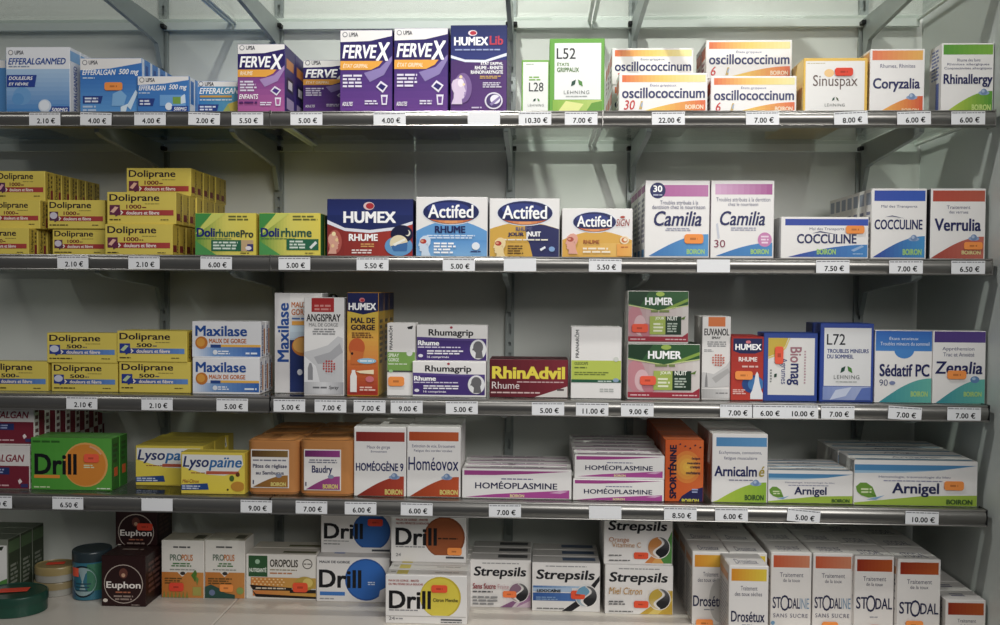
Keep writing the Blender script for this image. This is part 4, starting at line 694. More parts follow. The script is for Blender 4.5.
l72 = carton('medicine_box', 'tall blue-framed white box with a pale blue foot and two leaf marks', (820, 323.5, 873.5, 400.5), 3, '#2c48a2', [('R', '#e4e4e4', 824, 328, 871, 386), ('T', 'L72', 826.5, 334, 845, 345, '#2a2c33', dict(bold=.008)), ('T', 'TROUBLES MINEURS', 827, 349, 868.5, 353, '#3a4a8a', B), ('T', 'DU SOMMEIL', 827, 354.5, 853.5, 358.5, '#3a4a8a', B)]+leaf(846.5, 370)+[('T', 'LEHNING', 834, 375, 859.5, 379, '#6a6f6c', dict(sp=1.2)), ('M', '#9aa09c', 836, 381, 857, 382.5, 1), ('G', '#7f92cc', '#a9b6dc', 823, 386.5, 871, 400), ('P', '#c9d2ea', [(830, 400), (836, 390), (852, 387), (846, 396)]), ('P', '#5a74c0', [(855, 400), (862, 388), (871, 387), (871, 400)])],
 Y=.016, depth=.034)
carton('medicine_box', 'navy blue box edge showing behind the tall blue-framed box with the pale foot', (812, 323, 866, 400), 3, '#26387c', [('E', '#8a9ac0', 816, 329, 1.2, 1.2)], Y=.056, depth=.034)
carton('homeopathy_box', 'white box with a blue top, half disc and teal swoosh, third shelf right', (875, 330.5, 932, 402), 3, WH, [('G', '#2a64c0', '#3f86d4', 875, 331, 932, 351, 'v'), ('P', '#3f86d4', [(895, 350)]+[(904+10*math.cos(math.pi*k/10), 350+8.5*math.sin(math.pi*k/10)) for k in range(10, -1, -1)]), ('T', 'États anxieux', 889, 336.5, 918, 340, '#dfe8f6', {}), ('T', 'Troubles mineurs du sommeil', 880, 342, 929, 345.5, '#dfe8f6', {}), ('T', 'Sédatif PC', 879.5, 364, 929.5, 376.5, NAVY, B), ('T', '90', 879.5, 379.5, 888, 386, '#5a6084', {}), ('E', '#7a86b0', 892.5, 383, 3, 2), ('W', '#2a8c9c', '#5fb8a8', 879, 402.5, 931.5, 378)]+boir(911, 391, 928, 396.5, '#a8d070'), Y=.014, depth=.03)
carton('homeopathy_box', 'white box with a violet band, teal swoosh and orange sticker, third shelf right end', (933, 331, 985.5, 403), 3, WH, [('G', '#4c3480', '#5a4290', 934, 331.5, 985, 342.5), ('T', 'Appréhension', 942, 347, 974, 351.5, '#4a4a78', {}), ('T', 'Trac et Anxiété', 943, 352.5, 974, 356.5, '#4a4a78', {}), ('T', 'Zenalia', 935, 361.5, 982.5, 374, NAVY, dict(bold=.022, shear=.1)), ('W', '#2a8c9c', '#5fb8a8', 936, 403.5, 985, 379), ('E', '#5a84b8', 975, 379.5, 4.5, 3.5), ('E', '#9fbcd8', 974, 378.5, 1.8, 1.4)]+boir(964, 391.5, 982, 396.5, '#a8d070'), Y=.012, depth=.03, stickers=[(ORG, 947, 370.5, 966, 379)])

# ---- row 4
MAR = '#7c2233'
def dafa(px):
    x0, y0, x1, y1 = px; H = y1-y0; W = x1-x0; X = lambda v: x0+v*W; Yy = lambda v: y0+v*H
    return [('R', MAR, x0, Yy(.46), x1, y1), ('G', MAR, '#a8505c', x0, Yy(.46), X(.5), y1, 'v'), ('T', 'DAFALGAN', X(.3), Yy(.2), X(.93), Yy(.37), '#8c2436', dict(bold=.02, shear=.2)), ('R', '#27346c', X(.42), Yy(.5), X(.72), Yy(.66)), ('M', '#9aa6d0', X(.44), Yy(.52), X(.68), Yy(.64), 2), ('P', '#e8d8d8', [(X(.84), Yy(.8)), (X(.87), Yy(.75)), (X(.9), Yy(.82)), (X(.86), Yy(.88))]), ('M', '#d8a8ac', X(.5), Yy(.88), X(.72), Yy(.94), 1), ('R', '#3a3a70', X(.88), Yy(.87), X(.98), Yy(.95))]
DAS = [('R', MAR, .45, 0, 1, 1), ('M', '#6a4a4a', .1, .1, .4, .9, 5)]
p = (-42, 445.5, 29.5, 489)
a = carton('tablet_box', 'maroon and white tablet box cut by the left edge, lower layer, lowest glass shelf', p, 4, '#d9d4d0', dafa(p), Y=.024, depth=.030, n=8, back='maroon and white box, {} behind the lower one at the left edge', side=DAS)
p = (-37, 403, 34, 443.5)
carton('tablet_box', 'maroon and white tablet box cut by the left edge, upper layer, lowest glass shelf', p, 4, '#d9d4d0', dafa(p), Y=.028, depth=.030, on=a, n=7, back='maroon and white box, {} in the upper row behind the left edge', side=DAS)
def drill(px, disc, rim, dcx, dcy, dr, ink='#15161a', lines=(), ul=None, txt=None):
    x0, y0, x1, y1 = px; H = y1-y0; W = x1-x0; X = lambda v: x0+v*W; Yy = lambda v: y0+v*H
    A = [('E', rim, X(dcx), Yy(dcy), W*dr*1.04, W*dr*1.04), ('E', disc, X(dcx)-.6, Yy(dcy)+.4, W*dr*.97, W*dr*.97), ('P', mix(disc, '#ffffff', .18), [(X(dcx)+W*dr*math.cos(t)*.93, Yy(dcy)-W*dr*math.sin(t)*.93) for t in (1.35, 1.1, .85, .6)]+[(X(dcx)+W*dr*math.cos(t)*.84, Yy(dcy)-W*dr*math.sin(t)*.84) for t in (.6, .85, 1.1, 1.35)]), 
       ('T', 'Drill', X(.045), Yy(.30), X(.57), Yy(.69), ink, dict(bold=.026))]
    if ul: A.append(('R', ul, X(.04), Yy(.70), X(.36), Yy(.76)))
    return A+list(lines)
p = (31, 438, 111.5, 491)
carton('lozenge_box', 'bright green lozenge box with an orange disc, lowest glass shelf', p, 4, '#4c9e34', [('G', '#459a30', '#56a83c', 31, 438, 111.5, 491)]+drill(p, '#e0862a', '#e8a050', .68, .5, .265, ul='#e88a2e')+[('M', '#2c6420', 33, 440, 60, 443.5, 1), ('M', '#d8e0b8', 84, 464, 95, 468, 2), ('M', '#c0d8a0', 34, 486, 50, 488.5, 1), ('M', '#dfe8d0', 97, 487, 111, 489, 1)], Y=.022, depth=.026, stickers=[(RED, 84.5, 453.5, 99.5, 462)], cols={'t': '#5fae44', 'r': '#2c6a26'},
 side=[('R', '#c8542a', .3, .25, .75, .42), ('M', '#2a4a20', .2, .5, .8, .9, 4)], n=2, back='bright green lozenge box right behind the one with the orange disc')
def lyso(px, sub):
    x0, y0, x1, y1 = px; H = y1-y0; W = x1-x0; X = lambda v: x0+v*W; Yy = lambda v: y0+v*H
    return [('G', '#e6cf48', '#ead23c', x0, Yy(.4), x1, y1, 'v'), ('P', '#e4e4e0', [(X(.02), Yy(.06)), (X(.96), Yy(.06)), (X(.98), Yy(.3)), (X(.88), Yy(.5)), (X(.68), Yy(.58)), (X(.42), Yy(.56)), (X(.2), Yy(.46)), (X(.02), Yy(.36))]), ('T', 'Lyso', X(.03), Yy(.10), X(.44), Yy(.46), '#27346c', dict(bold=.02, shear=.2)), ('T', 'païne', X(.44), Yy(.12), X(.96), Yy(.46), '#2a6cae', dict(bold=.02, shear=.2)), ('M', '#9a4a3a', X(.16), Yy(.5), X(.4), Yy(.54), 1), ('P', '#c0563c', [(X(.4), Yy(.47)), (X(.92), Yy(.47)), (X(.9), Yy(.54)), (X(.4), Yy(.55))]), ('P', '#27488c', [(x0, Yy(.82)), (X(.42), Yy(.78)), (X(.44), Yy(.94)), (x0, Yy(.96))]), ('M', '#c9d4e8', X(.02), Yy(.83), X(.34), Yy(.94), 2)]+sub+[('E', '#4a3a1c', X(.74), Yy(.93), 1, 1)]
p = (181, 452.5, 244.5, 492)
lyf = carton('lozenge_box', 'yellow lozenge box with a white oval and berries, frontmost on the lowest glass shelf', p, 4, '#e4ca44', lyso(p, [('T', 'Miel-Citron', 182.5, 479.5, 199, 483, '#a8602a', IT), ('E', '#c88a2c', 238, 486, 7, 5), ('E', '#4a6a2a', 232, 478, 2.4, 3), ('E', '#6a3a20', 238, 474, 2, 2.2)]), Y=.012, depth=.026)
p = (135.5, 446, 203, 484)
carton('lozenge_box', 'yellow lozenge box set back, partly covered by the berry-marked one', p, 4, '#dcc440', lyso(p, []), Y=.062, depth=.026, n=5, back='yellow lozenge box, {} in the row behind the set-back one', jit=.006)
def tub(x0, x1, ytop, label_px, art, lab, Y, n, backl):
    P0, P1 = at(x0, 470, Y), at(x1, 470, Y); W = P1.x-P0.x; cx = (P0.x+P1.x)/2; zb = SHELF[4]; d = .062
    H = at((x0+x1)/2, ytop, Y).z-zb; yb = pix((cx, Y, zb))[1]; yt = pix((cx, Y, zb+H))[1]
    def prism(m, w, dd, z0, z1, r, tap, col):
        a = rrect_pts(0, 0, w, dd, r); b = [(p[0]*tap, p[1]*tap) for p in a]; n_ = len(a); base = len(m.v)
        m.v += [(p[0], p[1], z0) for p in a]+[(p[0], p[1], z1) for p in b]
        for i in range(n_):
            j = (i+1) % n_; m.f.append((base+i, base+j, base+n_+j, base+n_+i)); m.c.append(col)
        m.f.append(tuple(base+i for i in reversed(range(n_)))); m.c.append(col); m.f.append(tuple(base+n_+i for i in range(n_))); m.c.append(col)
    rt = empty('sweets_tub', (cx, Y+d/2, zb))
    m = MB(); prism(m, W*.93, d*.96, 0, .004, .012, 1.06, '#fff'); prism(m, W*.985, d*.985, .004, H-.012, .013, 1.0, '#fff'); m.build('tub_body', M_TUB, rt, smooth=True)
    m = MB(); prism(m, W, d, H-.012, H-.003, .014, 1.0, '#fff'); prism(m, W*.99, d*.99, H-.003, H-.001, .013, .95, '#fff'); prism(m, W*.78, d*.7, H-.001, H, .012, .95, '#fff'); m.build('tub_lid', M_TUB, rt, smooth=True)
    lx0, ly0, lx1, ly1 = label_px
    conv = lambda x, y: ((x-x0)/(x1-x0)*W, (yb-y)/(yb-yt)*H)
    (u0, v0), (u1, v1) = conv(lx0, ly1), conv(lx1, ly0)
    m = MB(); m.box(u0-W/2, u1-W/2, -d/2-.0006, -d/2+.0012, v0, v1, '#e8e4e0', .0003)
    fc = Face(m, W, H, lambda u, v, h: (u-W/2, -d/2-.0006-h, v)); art_on(fc, art, conv, 5)
    lo = m.build('front_label', M_PAPER, rt); lo['label'] = 'square white front label with coloured band'
    tag(rt, lab, 'sweets tub')
    for k in range(1, n):
        r = rt.copy(); COL.objects.link(r)
        for ch in rt.children: c2 = ch.copy(); COL.objects.link(c2); c2.parent = r
        r.location = (cx, Y+d/2+k*(d+.001), zb); r['label'] = backl.format(ORD[k])
tub(246.5, 298.5, 440, (251, 449.5, 289, 488), [('G', '#5a3a1c', '#8a6a34', 252, 450.5, 288, 457), ('M', '#7a7a8a', 253, 459, 287, 461.5, 1), ('T', 'Pâtes de réglisse', 253, 464, 287, 469, '#3a3a5c', B), ('T', 'au Sambucus', 256, 471, 284, 474.5, '#3a3a5c', B), ('W', '#8a5a24', '#a8702c', 253, 487, 288, 475), ('E', '#8a94ac', 279, 475.5, 3, 2), ('T', 'BOIRON', 271, 482, 286, 486, '#e0d070', BB), ('R', '#3a3a5c', 253, 480, 254.2, 484)], 'amber plastic tub with a brown-banded white label', .016, 3, 'amber plastic tub, {} behind the brown-labelled one')
tub(298.8, 353.5, 440, (304, 449.5, 341, 490.5), [('G', '#6a2460', '#9c3c8a', 305, 450.5, 340, 457), ('M', '#7a7a8a', 307, 459, 339, 463.5, 2, 'c'), ('T', 'Baudry', 312, 465.5, 332.5, 475, '#2c2f60', B), ('W', '#8c3474', '#a8488c', 306, 489.5, 340, 476), ('E', '#8a94ac', 331, 476.5, 3, 2), ('T', 'BOIRON', 323, 484, 338, 488.5, '#e0d070', BB), ('R', '#3a3a5c', 305.5, 482, 306.7, 486)], 'amber plastic tub with a plum-banded white label', .012, 3, 'amber plastic tub, {} behind the plum-labelled one')
carton('homeopathy_box', 'white box with a dark red band and swoosh, left of the orange-red banded one', (354, 427, 406, 496), 4, WH, boiron_box(354, 427, 406, 496, ('#8a2420', '#a83a2c'), 'HOMÉOGÈNE 9', (356, 461, 403.5, 471), ('#8c2820', '#b8402a', 357, 496, 404, 476), [('Maux de gorge', 367, 445.5, 390, 449.5), ('Enrouement', 371, 450.5, 387, 452.5)], (385, 489, 402.5, 494.5), (394.5, 477), '#e0d070', (356, 432, 404.5, 441.5)), Y=.016, depth=.045, n=2, back='white box right behind the dark red banded one', flap='#dedad6')
carton('homeopathy_box', 'white box with an orange-red band and swoosh, right of the dark red banded one', (407, 427, 460.5, 496.5), 4, WH, boiron_box(407, 427, 460.5, 496.5, ('#b8461e', '#cc5a2c'), 'Homéovox', (408.5, 457, 458.5, 470.5), ('#a83c1c', '#c8502a', 410, 496.5, 459, 476.5), [('Extinction de voix, Enrouement', 412, 444.5, 455, 448), ('Fatigue des cordes vocales', 414, 449.5, 452, 452.5)], (440, 489.5, 458, 494.5), (447, 477.5), '#e0d070', (409, 432, 458.5, 441), dict(bold=.008)), Y=.016, depth=.045, n=2, back='white box right behind the orange-red banded one', flap='#dedad6')
def plasm(px):
    x0, y0, x1, y1 = px; H = y1-y0; W = x1-x0; X = lambda v: x0+v*W; Yy = lambda v: y0+v*H
    return [('P', '#a8428c', [(X(.02), Yy(.05)), (X(.98), Yy(.05)), (X(.6), Yy(.15)), (X(.3), Yy(.2)), (X(.02), Yy(.21))]), ('M', '#6a6a90', X(.36), Yy(.29), X(.65), Yy(.36), 1), ('T', 'HOMÉOPLASMINE', X(.12), Yy(.40), X(.87), Yy(.66), '#2a2a50', dict(bold=.018)), ('P', '#b4489a', [(X(.03), Yy(.95)), (X(.3), Yy(.84)), (X(.55), Yy(.78)), (X(.98), Yy(.68)), (X(.98), Yy(.96))]), ('P', '#d8a8cc', [(X(.8), Yy(.78)), (X(.9), Yy(.7)), (X(.97), Yy(.72)), (X(.9), Yy(.8))]), ('T', 'BOIRON', X(.44), Yy(.84), X(.57), Yy(.94), '#e8dc9a', BB)]
PT = [('R', '#a86a9a', .03, .1, .97, .3), ('M', '#7a6a80', .25, .45, .75, .7, 1)]
p = (462, 469.5, 571.5, 499)
carton('ointment_box', 'long white and magenta box standing single, left of the double stack', p, 4, WH, plasm(p), Y=.014, depth=.027, top=PT, n=4, back='long white and magenta box, {} behind the single one', jit=.004, flap='#dcd8d6')
p = (573, 479.5, 664, 501.5)
a = carton('ointment_box', 'long white and magenta box, lower of the double stack', p, 4, WH, plasm(p), Y=.012, depth=.03, n=6, back='long white and magenta box, {} behind the lower one of the double stack')
p = (574.5, 455.5, 664.5, 478)
carton('ointment_box', 'long white and magenta box, upper of the double stack', p, 4, WH, plasm(p), Y=.012, depth=.03, top=PT, on=a, n=6, back='long white and magenta box, {} behind the upper one of the double stack', jit=.004, flap='#dcd8d6')
sun = [('E', mix('#e0662a', '#f0c040', k/5), 687, 467, 17-3.2*k, 20-3.8*k) for k in range(1, 6)]
carton('tablet_box', 'orange box with navy sideways lettering and a yellow sunburst', (665, 440, 703.5, 504), 4, '#d8581e', [('G', '#d8551c', '#e0662a', 665, 440, 703.5, 504)]+sun+[('P', '#262458', [(679, 505), (682, 496), (691, 490), (703.5, 487), (703.5, 505)]), ('T', 'SPORTÉNINE', 668, 445, 676.5, 498.5, '#1c1838', dict(rot=90, bold=.045)), ('T', 'fatigue', 691.5, 457, 700, 460, '#3a2040', B), ('T', 'musculaire', 687, 461.5, 700, 464, '#3a2040', B), ('T', 'crampes', 690, 466, 700, 469, '#3a2040', B), ('T', 'courbatures', 686, 471, 700, 474, '#3a2040', B), ('M', '#9aa4d0', 692, 488, 700, 493, 2)]+boir(682, 498.5, 699, 503, '#e0d84a')+[('E', '#2a2040', 680+5*i, 444+(i*7) % 5, .8, .8) for i in range(5)], Y=.014, depth=.037, cols={'t': '#c25a28', 'l': '#b84a1c'}, n=6, back='orange box, {} in the row receding behind the sunburst one')
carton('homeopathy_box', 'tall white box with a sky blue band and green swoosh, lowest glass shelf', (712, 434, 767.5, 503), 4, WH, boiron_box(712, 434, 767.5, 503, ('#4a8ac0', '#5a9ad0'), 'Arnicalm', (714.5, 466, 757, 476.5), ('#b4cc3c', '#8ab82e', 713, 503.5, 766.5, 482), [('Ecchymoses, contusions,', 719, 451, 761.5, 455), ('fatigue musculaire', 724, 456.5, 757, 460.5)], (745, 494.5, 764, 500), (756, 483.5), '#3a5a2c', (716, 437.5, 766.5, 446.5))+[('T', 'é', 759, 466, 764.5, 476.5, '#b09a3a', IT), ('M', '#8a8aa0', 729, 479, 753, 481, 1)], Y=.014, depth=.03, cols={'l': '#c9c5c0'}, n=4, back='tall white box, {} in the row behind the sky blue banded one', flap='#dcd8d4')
def arni(px, sub, big):
    x0, y0, x1, y1 = px; H = y1-y0; W = x1-x0; X = lambda v: x0+v*W; Yy = lambda v: y0+v*H
    return [('P', '#4a8cc0', [(x0, Yy(.09)), (x1, Yy(.09)), (X(.7), Yy(.2)), (X(.4), Yy(.26)), (x0, Yy(.28))]), ('P', '#9cc4e0', [(x0, Yy(.28)), (X(.4), Yy(.26)), (X(.7), Yy(.2)), (X(.4), Yy(.22)), (x0, Yy(.22))]), ('P', '#a0c03c', [(x0, y1), (x0, Yy(.93)), (X(.25), Yy(.86)), (X(.55), Yy(.77)), (X(.8), Yy(.75)), (x1, Yy(.74)), (x1, y1)]),
      ('T', 'Hématologie, traumatologie du bleu', X(.2), Yy(.33), X(.78), Yy(.39), '#6a6a90', {}), ('M', '#8a8aa8', X(.24), Yy(.42), X(.72), Yy(.46), 1, 'c'), ('T', 'Arnigel', X(.31), Yy(.48), X(.69), Yy(.79), '#262a58', dict(bold=.024)), ('P', '#6a9a34', [(X(.015), Yy(.58)), (X(.05), Yy(.49)), (X(.1), Yy(.49)), (X(.15), Yy(.58)), (X(.185), Yy(.8)), (X(.12), Yy(.82)), (X(.06), Yy(.77)), (X(.025), Yy(.69))]), ('P', '#4e7c28', [(X(.03), Yy(.6)), (X(.18), Yy(.78)), (X(.17), Yy(.79))]), ('M', '#d8e4b0', X(.055), Yy(.6), X(.145), Yy(.73), 2, 'c'), ('P', '#7aa8d0', [(X(.1), Yy(.86)), (X(.16), Yy(.82)), (X(.25), Yy(.76)), (X(.18), Yy(.86))])]+boir(X(.75), Yy(.83), X(.96), Yy(.94), '#3a5a2c')+sub
AT = [('P', '#5a8cb0', 0, 0, 1, 1)]
AT = [('R', '#7aa0bc', .02, .05, .98, .35), ('T', 'Arnigel', .35, .5, .65, .85, '#4a4a6c', {})]
p = (768, 471, 853, 504)
carton('ointment_box', 'small long white box with a green leaf, left of the large leaf-marked one', p, 4, WH, arni(p, [], 0), Y=.016, depth=.022, top=AT, n=4, back='small long white box, {} behind the small green-leaf one', jit=.003, flap='#dcdad6')
p = (854, 461, 977.5, 506.5)
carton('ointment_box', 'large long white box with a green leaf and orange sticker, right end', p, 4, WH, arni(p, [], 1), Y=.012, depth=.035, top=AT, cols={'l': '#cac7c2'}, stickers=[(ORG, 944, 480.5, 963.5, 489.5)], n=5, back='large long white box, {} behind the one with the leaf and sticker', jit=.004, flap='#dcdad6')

# ---- row 5 : goods on the base board
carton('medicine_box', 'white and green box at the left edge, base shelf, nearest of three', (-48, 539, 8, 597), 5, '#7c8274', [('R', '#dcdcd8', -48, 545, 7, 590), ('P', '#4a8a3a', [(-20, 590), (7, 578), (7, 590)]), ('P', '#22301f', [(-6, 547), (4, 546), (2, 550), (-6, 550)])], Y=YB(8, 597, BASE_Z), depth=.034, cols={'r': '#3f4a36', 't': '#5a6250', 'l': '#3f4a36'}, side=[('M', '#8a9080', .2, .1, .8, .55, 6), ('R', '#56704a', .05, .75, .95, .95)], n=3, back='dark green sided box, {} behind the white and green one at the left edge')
def tin(name, cx_px, by_px, rpx, hpx, sy, body, lid, lab, lidh=.3, loc=None, stick=None, z=None, art=None, mat=None, tilt=0):
    zb = z if z is not None else BASE_Z
    Y = YB(cx_px, by_px, zb); s = (Y+D)/F; r = rpx*s; h = hpx*s
    c = at(cx_px, by_px, Y+r*sy); rt = empty(name, (c.x, Y+r*sy, zb), tilt)
    m = MB(); hb = h*(1-lidh)
    m.lathe([(r*.93, 0), (r*.97, .0008), (r*.97, hb), ], body, 40, sy); m.build('tin_body', mat or M_TIN, rt, smooth=True)
    m = MB(); m.lathe([(r, hb-.0005), (r*1.0, hb+.001), (r, h-.003), (r*.985, h-.001), (r*.95, h), (r*.93, h-.0012), (r*.3, h-.0012), (.0005, h-.0012)], lid, 40, sy); lo = m.build('tin_lid', M_TIN, rt, smooth=True)
    if art: art(rt, r, h, hb, sy)
    if stick:
        m = MB(); m.box(-r*.42, r*.42, -r*sy*.2, r*sy*.25, h+.0002, h+.0008, stick, .0002); so = m.build('price_sticker', M_STICK, lo); so.rotation_euler = (0, 0, .25); so['label'] = 'bright red price sticker'
    tag(rt, lab, 'tin'); return rt, h, r, Y
# print that follows the tin wall
def wrap(m, r, sy, a0, a1, z0, z1, col, off, n=14):
    for i in range(n):
        t0, t1 = a0+(a1-a0)*i/n, a0+(a1-a0)*(i+1)/n
        P = lambda t, z: ((r+off)*math.sin(t), -(r+off)*sy*math.cos(t), z)
        m.poly([P(t0, z0), P(t1, z0), P(t1, z1), P(t0, z1)], col)
def wrap_ell(m, r, sy, ac, zc, ra, rz, col, off, n=30):
    P = lambda a, z: ((r+off)*math.sin(a), -(r+off)*sy*math.cos(a), z)
    for k in range(n):
        t0, t1 = 2*math.pi*k/n, 2*math.pi*(k+1)/n
        m.poly([P(ac, zc), P(ac+ra*math.cos(t0), zc+rz*math.sin(t0)), P(ac+ra*math.cos(t1), zc+rz*math.sin(t1))], col)
def teal_art(rt, r, h, hb, sy):
    m = MB(); R_ = r*.97
    wrap(m, R_, sy, -1.45, 1.45, h*.02, hb*.98, '#2f6f86', .0002, 24); wrap(m, R_, sy, .2, 1.3, h*.2, hb*.95, '#3a7a5c', .0003); wrap(m, R_, sy, -1.3, -.5, h*.05, h*.4, '#2a5c84', .0003)
    wrap_ell(m, R_, sy, -.05, h*.40, .80, h*.33, '#14202a', .0004); wrap_ell(m, R_, sy, -.05, h*.40, .72, h*.295, '#8ea8ac', .0005)
    for k in range(3): wrap(m, R_, sy, -.45, .4-.08*k, h*(.34-.07*k), h*(.37-.07*k), '#274a5a', .0006)
    m.build('printed_wrap', M_TIN, rt)
    m = MB(); wrap(m, R_, sy, -.75, -.25, h*.5, h*.68, RED, .0010); so = m.build('price_sticker', M_STICK, rt); so['label'] = 'bright red price sticker'
tin('pastille_tin', 92.5, 601.5, 19.5, 50, 1.0, '#255466', '#27343a', 'tall round teal pastille tin with a red sticker, beside the brown boxes', .2, art=teal_art)
tin('pastille_tin', 14, 620, 35, 21, .8, '#1c4a3a', '#1f4638', 'flat round dark green tin in the front left corner', .42, stick='#f0452e')
r1, h1, rr, yy = tin('pastille_tin', 55, 598, 21, 15, .8, '#a9a08a', '#94825a', 'lower silver and gold flat tin of the small stack', .5, mat=M_CLEAR)
tin('pastille_tin', 56, 584.0, 21, 16, .8, '#a8a49a', '#9a8654', 'upper silver and gold flat tin with a red sticker, on the small stack', .5, stick='#f0452e', z=BASE_Z+h1+.0003, mat=M_CLEAR)
def euphon(cx, cy, r, x0, y0, x1, y1, lower):
    A = [('E', '#b8a89c', cx, cy, r, r), ('E', '#2c1414', cx, cy, r-.8, r-.8), ('T', 'Euphon', cx-r*.88, cy-r*.12, cx+r*.88, cy+r*.32, '#efe6de', dict(bold=.02)), ('E', '#6a3a30', cx, cy-r*.55, r*.22, r*.26), ('E', '#c89a7a', cx, cy-r*.45, r*.1, r*.1), ('M', '#b86a4a', cx-r*.4, cy+r*.36, cx+r*.4, cy+r*.48, 1, 'c'), ('M', '#9a847a', cx-r*.5, cy+r*.55, cx+r*.5, cy+r*.85, 2, 'c'), ('E', '#e0d4c8', x0+4, y1-6, 2.4, 1.8), ('M', '#a09088', x1-14, y1-2.6, x1-6, y1-1.2, 1)]
    return A
p = (101.5, 556, 145.5, 606.5)
Ye = YB(123, 606.5, BASE_Z)
a = carton('lozenge_box', 'dark brown cube box with a white ring, lower of the two', p, 5, '#2c1414', euphon(123.5, 584, 19.5, *p, True), Y=Ye, depth=.072, cols={'r': '#241010', 't': '#2a1616'}, side=[('M', '#5a3a34', .15, .2, .85, .85, 6)], top=[('M', '#8a7a70', .25, .4, .75, .55, 1)], flap='#2a1616')
p = (115.5, 505, 157, 552)
carton('lozenge_box', 'dark brown cube box with a white ring and red sticker, upper of the two', p, 5, '#2c1414', euphon(136, 532, 18, *p, False), Y=Ye+.055, depth=.06, cols={'r': '#221010'}, on=a, side=[('M', '#4a302c', .15, .2, .85, .85, 6)], stickers=[('#f0452e', 137.5, 523, 153, 530)])
def prop(x0, x1, y0, y1, kind):
    W = x1-x0; H = y1-y0; X = lambda v: x0+v*W; Yy = lambda v: y0+v*H
    A = [('G', '#c8742a', '#d0863c', x0, Yy(.55), x1, y1), ('P', '#dcd8d0', [(X(.36), Yy(.54)), (X(.62), Yy(.54)), (X(.49), Yy(.63))]), ('E', '#3a3430', X(.5), Yy(.57), 2.6, 1.8), ('M', '#5a5a5a', X(.28), Yy(.09), X(.68), Yy(.14), 1), ('T', 'PRO', X(.2), Yy(.24), X(.48), Yy(.35), '#6a7a6a', B), ('T', 'POLIS', X(.48), Yy(.24), X(.74), Yy(.35), '#c8702a', B), ('M', '#4a7a44', X(.22 if kind == 0 else .3), Yy(.38), X(.72), Yy(.46), 2, 'c'), ('M', '#8a8a84', X(.2), Yy(.49), X(.78), Yy(.52), 1, 'c'), ('M', '#6a4a20', X(.08), Yy(.64), X(.5 if kind == 0 else .72), Yy(.76), 3)]
    if kind == 0: A += [('P', '#4a7a2a', [(X(.7), Yy(.6)), (X(.8), Yy(.5)), (X(.84), Yy(.56)), (X(.8), Yy(.72))]), ('P', '#6a8a3a', [(X(.8), Yy(.6)), (X(.88), Yy(.66)), (X(.84), Yy(.78))]), ('R', '#a8a04a', X(.74), Yy(.8), X(.94), Yy(.95))]+[('P', '#8a8a3a', [(X(.04+.09*i), Yy(.99)), (X(.07+.09*i), Yy(.87)), (X(.1+.09*i), Yy(.99))]) for i in range(7)]
    else: A += [('P', '#2c5248', [(x0, Yy(.8)), (X(.15), Yy(.76)), (X(.35), Yy(.82)), (X(.5), Yy(.9)), (X(.75), Yy(.93)), (X(.75), y1), (x0, y1)]), ('E', '#6a7aa0', X(.18), Yy(.9), 3, 3), ('E', '#8aa050', X(.88), Yy(.86), 3.6, 3.6)]
    return A
carton('lozenge_box', 'white and orange box with green leaves and a red sticker, base shelf left', (161.5, 540.5, 204, 598), 5, '#dcd8d0', prop(161.5, 204, 540.5, 598, 0), Y=YB(183, 598, BASE_Z), depth=.045, stickers=[('#f0452e', 169.5, 582.5, 184, 591)], flap='#b9b4a4', cols={'t': '#a8a494'}, top=[('R', '#5a5a4c', .7, .2, .95, .7)])
carton('lozenge_box', 'white and orange box with a dark green corner and orange sticker, base shelf left', (205, 540.5, 245, 598.5), 5, '#dcd8d0', prop(205, 245, 540.5, 598.5, 1), Y=YB(225, 598.5, BASE_Z), depth=.045, stickers=[(ORG, 220, 584, 233.5, 591.5)], flap='#b9b4a4', cols={'t': '#a8a494'}, top=[('R', '#5a5a4c', .7, .2, .95, .7)])
p = (246, 554.5, 316.5, 599.5)
carton('lozenge_box', 'wide cream box with a green badge and honeycomb pattern, base shelf', p, 5, '#e0dcd4', [('R', '#2e5a34', 248.5, 556, 267.5, 577), ('E', '#9ac0a0', 257.5, 562, 2.4, 2.4), ('T', 'NUTRISANTÉ', 249.5, 567.5, 266.5, 572.5, '#dfe8dc', BB), ('T', 'OROPOLIS', 270, 559.5, 298, 567, '#3a3226', B), ('M', '#8a7a5a', 270, 569, 297, 570.8, 1), ('M', '#c07a4a', 270, 572, 292, 574.5, 1), ('E', '#5a564c', 307.5, 563.5, 5, 5), ('E', '#e0dcd4', 307.5, 563.5, 4.1, 4.1), ('M', '#6a665c', 304, 562.5, 311, 564.5, 1),
 ('G', '#d8823a', '#c8a044', 251, 577.5, 316.5, 588), ('P', '#241c18', [(250, 585), (256, 585.5), (292, 587.5), (292, 592), (253, 590)]), ('G', '#d87a3a', '#c89a3c', 253, 590.5, 316.5, 596), ('P', '#241c18', [(252, 590), (256, 594), (316.5, 596), (316.5, 598), (256, 597)]), ('R', '#241c18', 290, 589, 316.5, 592.5), ('E', '#b89a3a', 305, 583, 10, 7), ('E', '#d8c060', 308, 582, 5, 4.5), ('M', '#d8c8b0', 256, 587, 286, 589.5, 1)]+[('E', '#f0c888', 253+4.2*i+(j % 2)*2, 579+2.6*j, 1, .8) for i in range(8) for j in range(3)], Y=YB(281, 599.5, BASE_Z), depth=.035, stickers=[('#f2502c', 293, 582, 308, 591.5)], n=2, back='cream box directly behind the one with the green badge', top=[('R', '#6a6a4a', .5, .2, .98, .5)], flap='#cfc9bc')
DW = '#e2dfdc'
p = (316.5, 557.5, 389.5, 602)
Yd = YB(353, 602, BASE_Z)
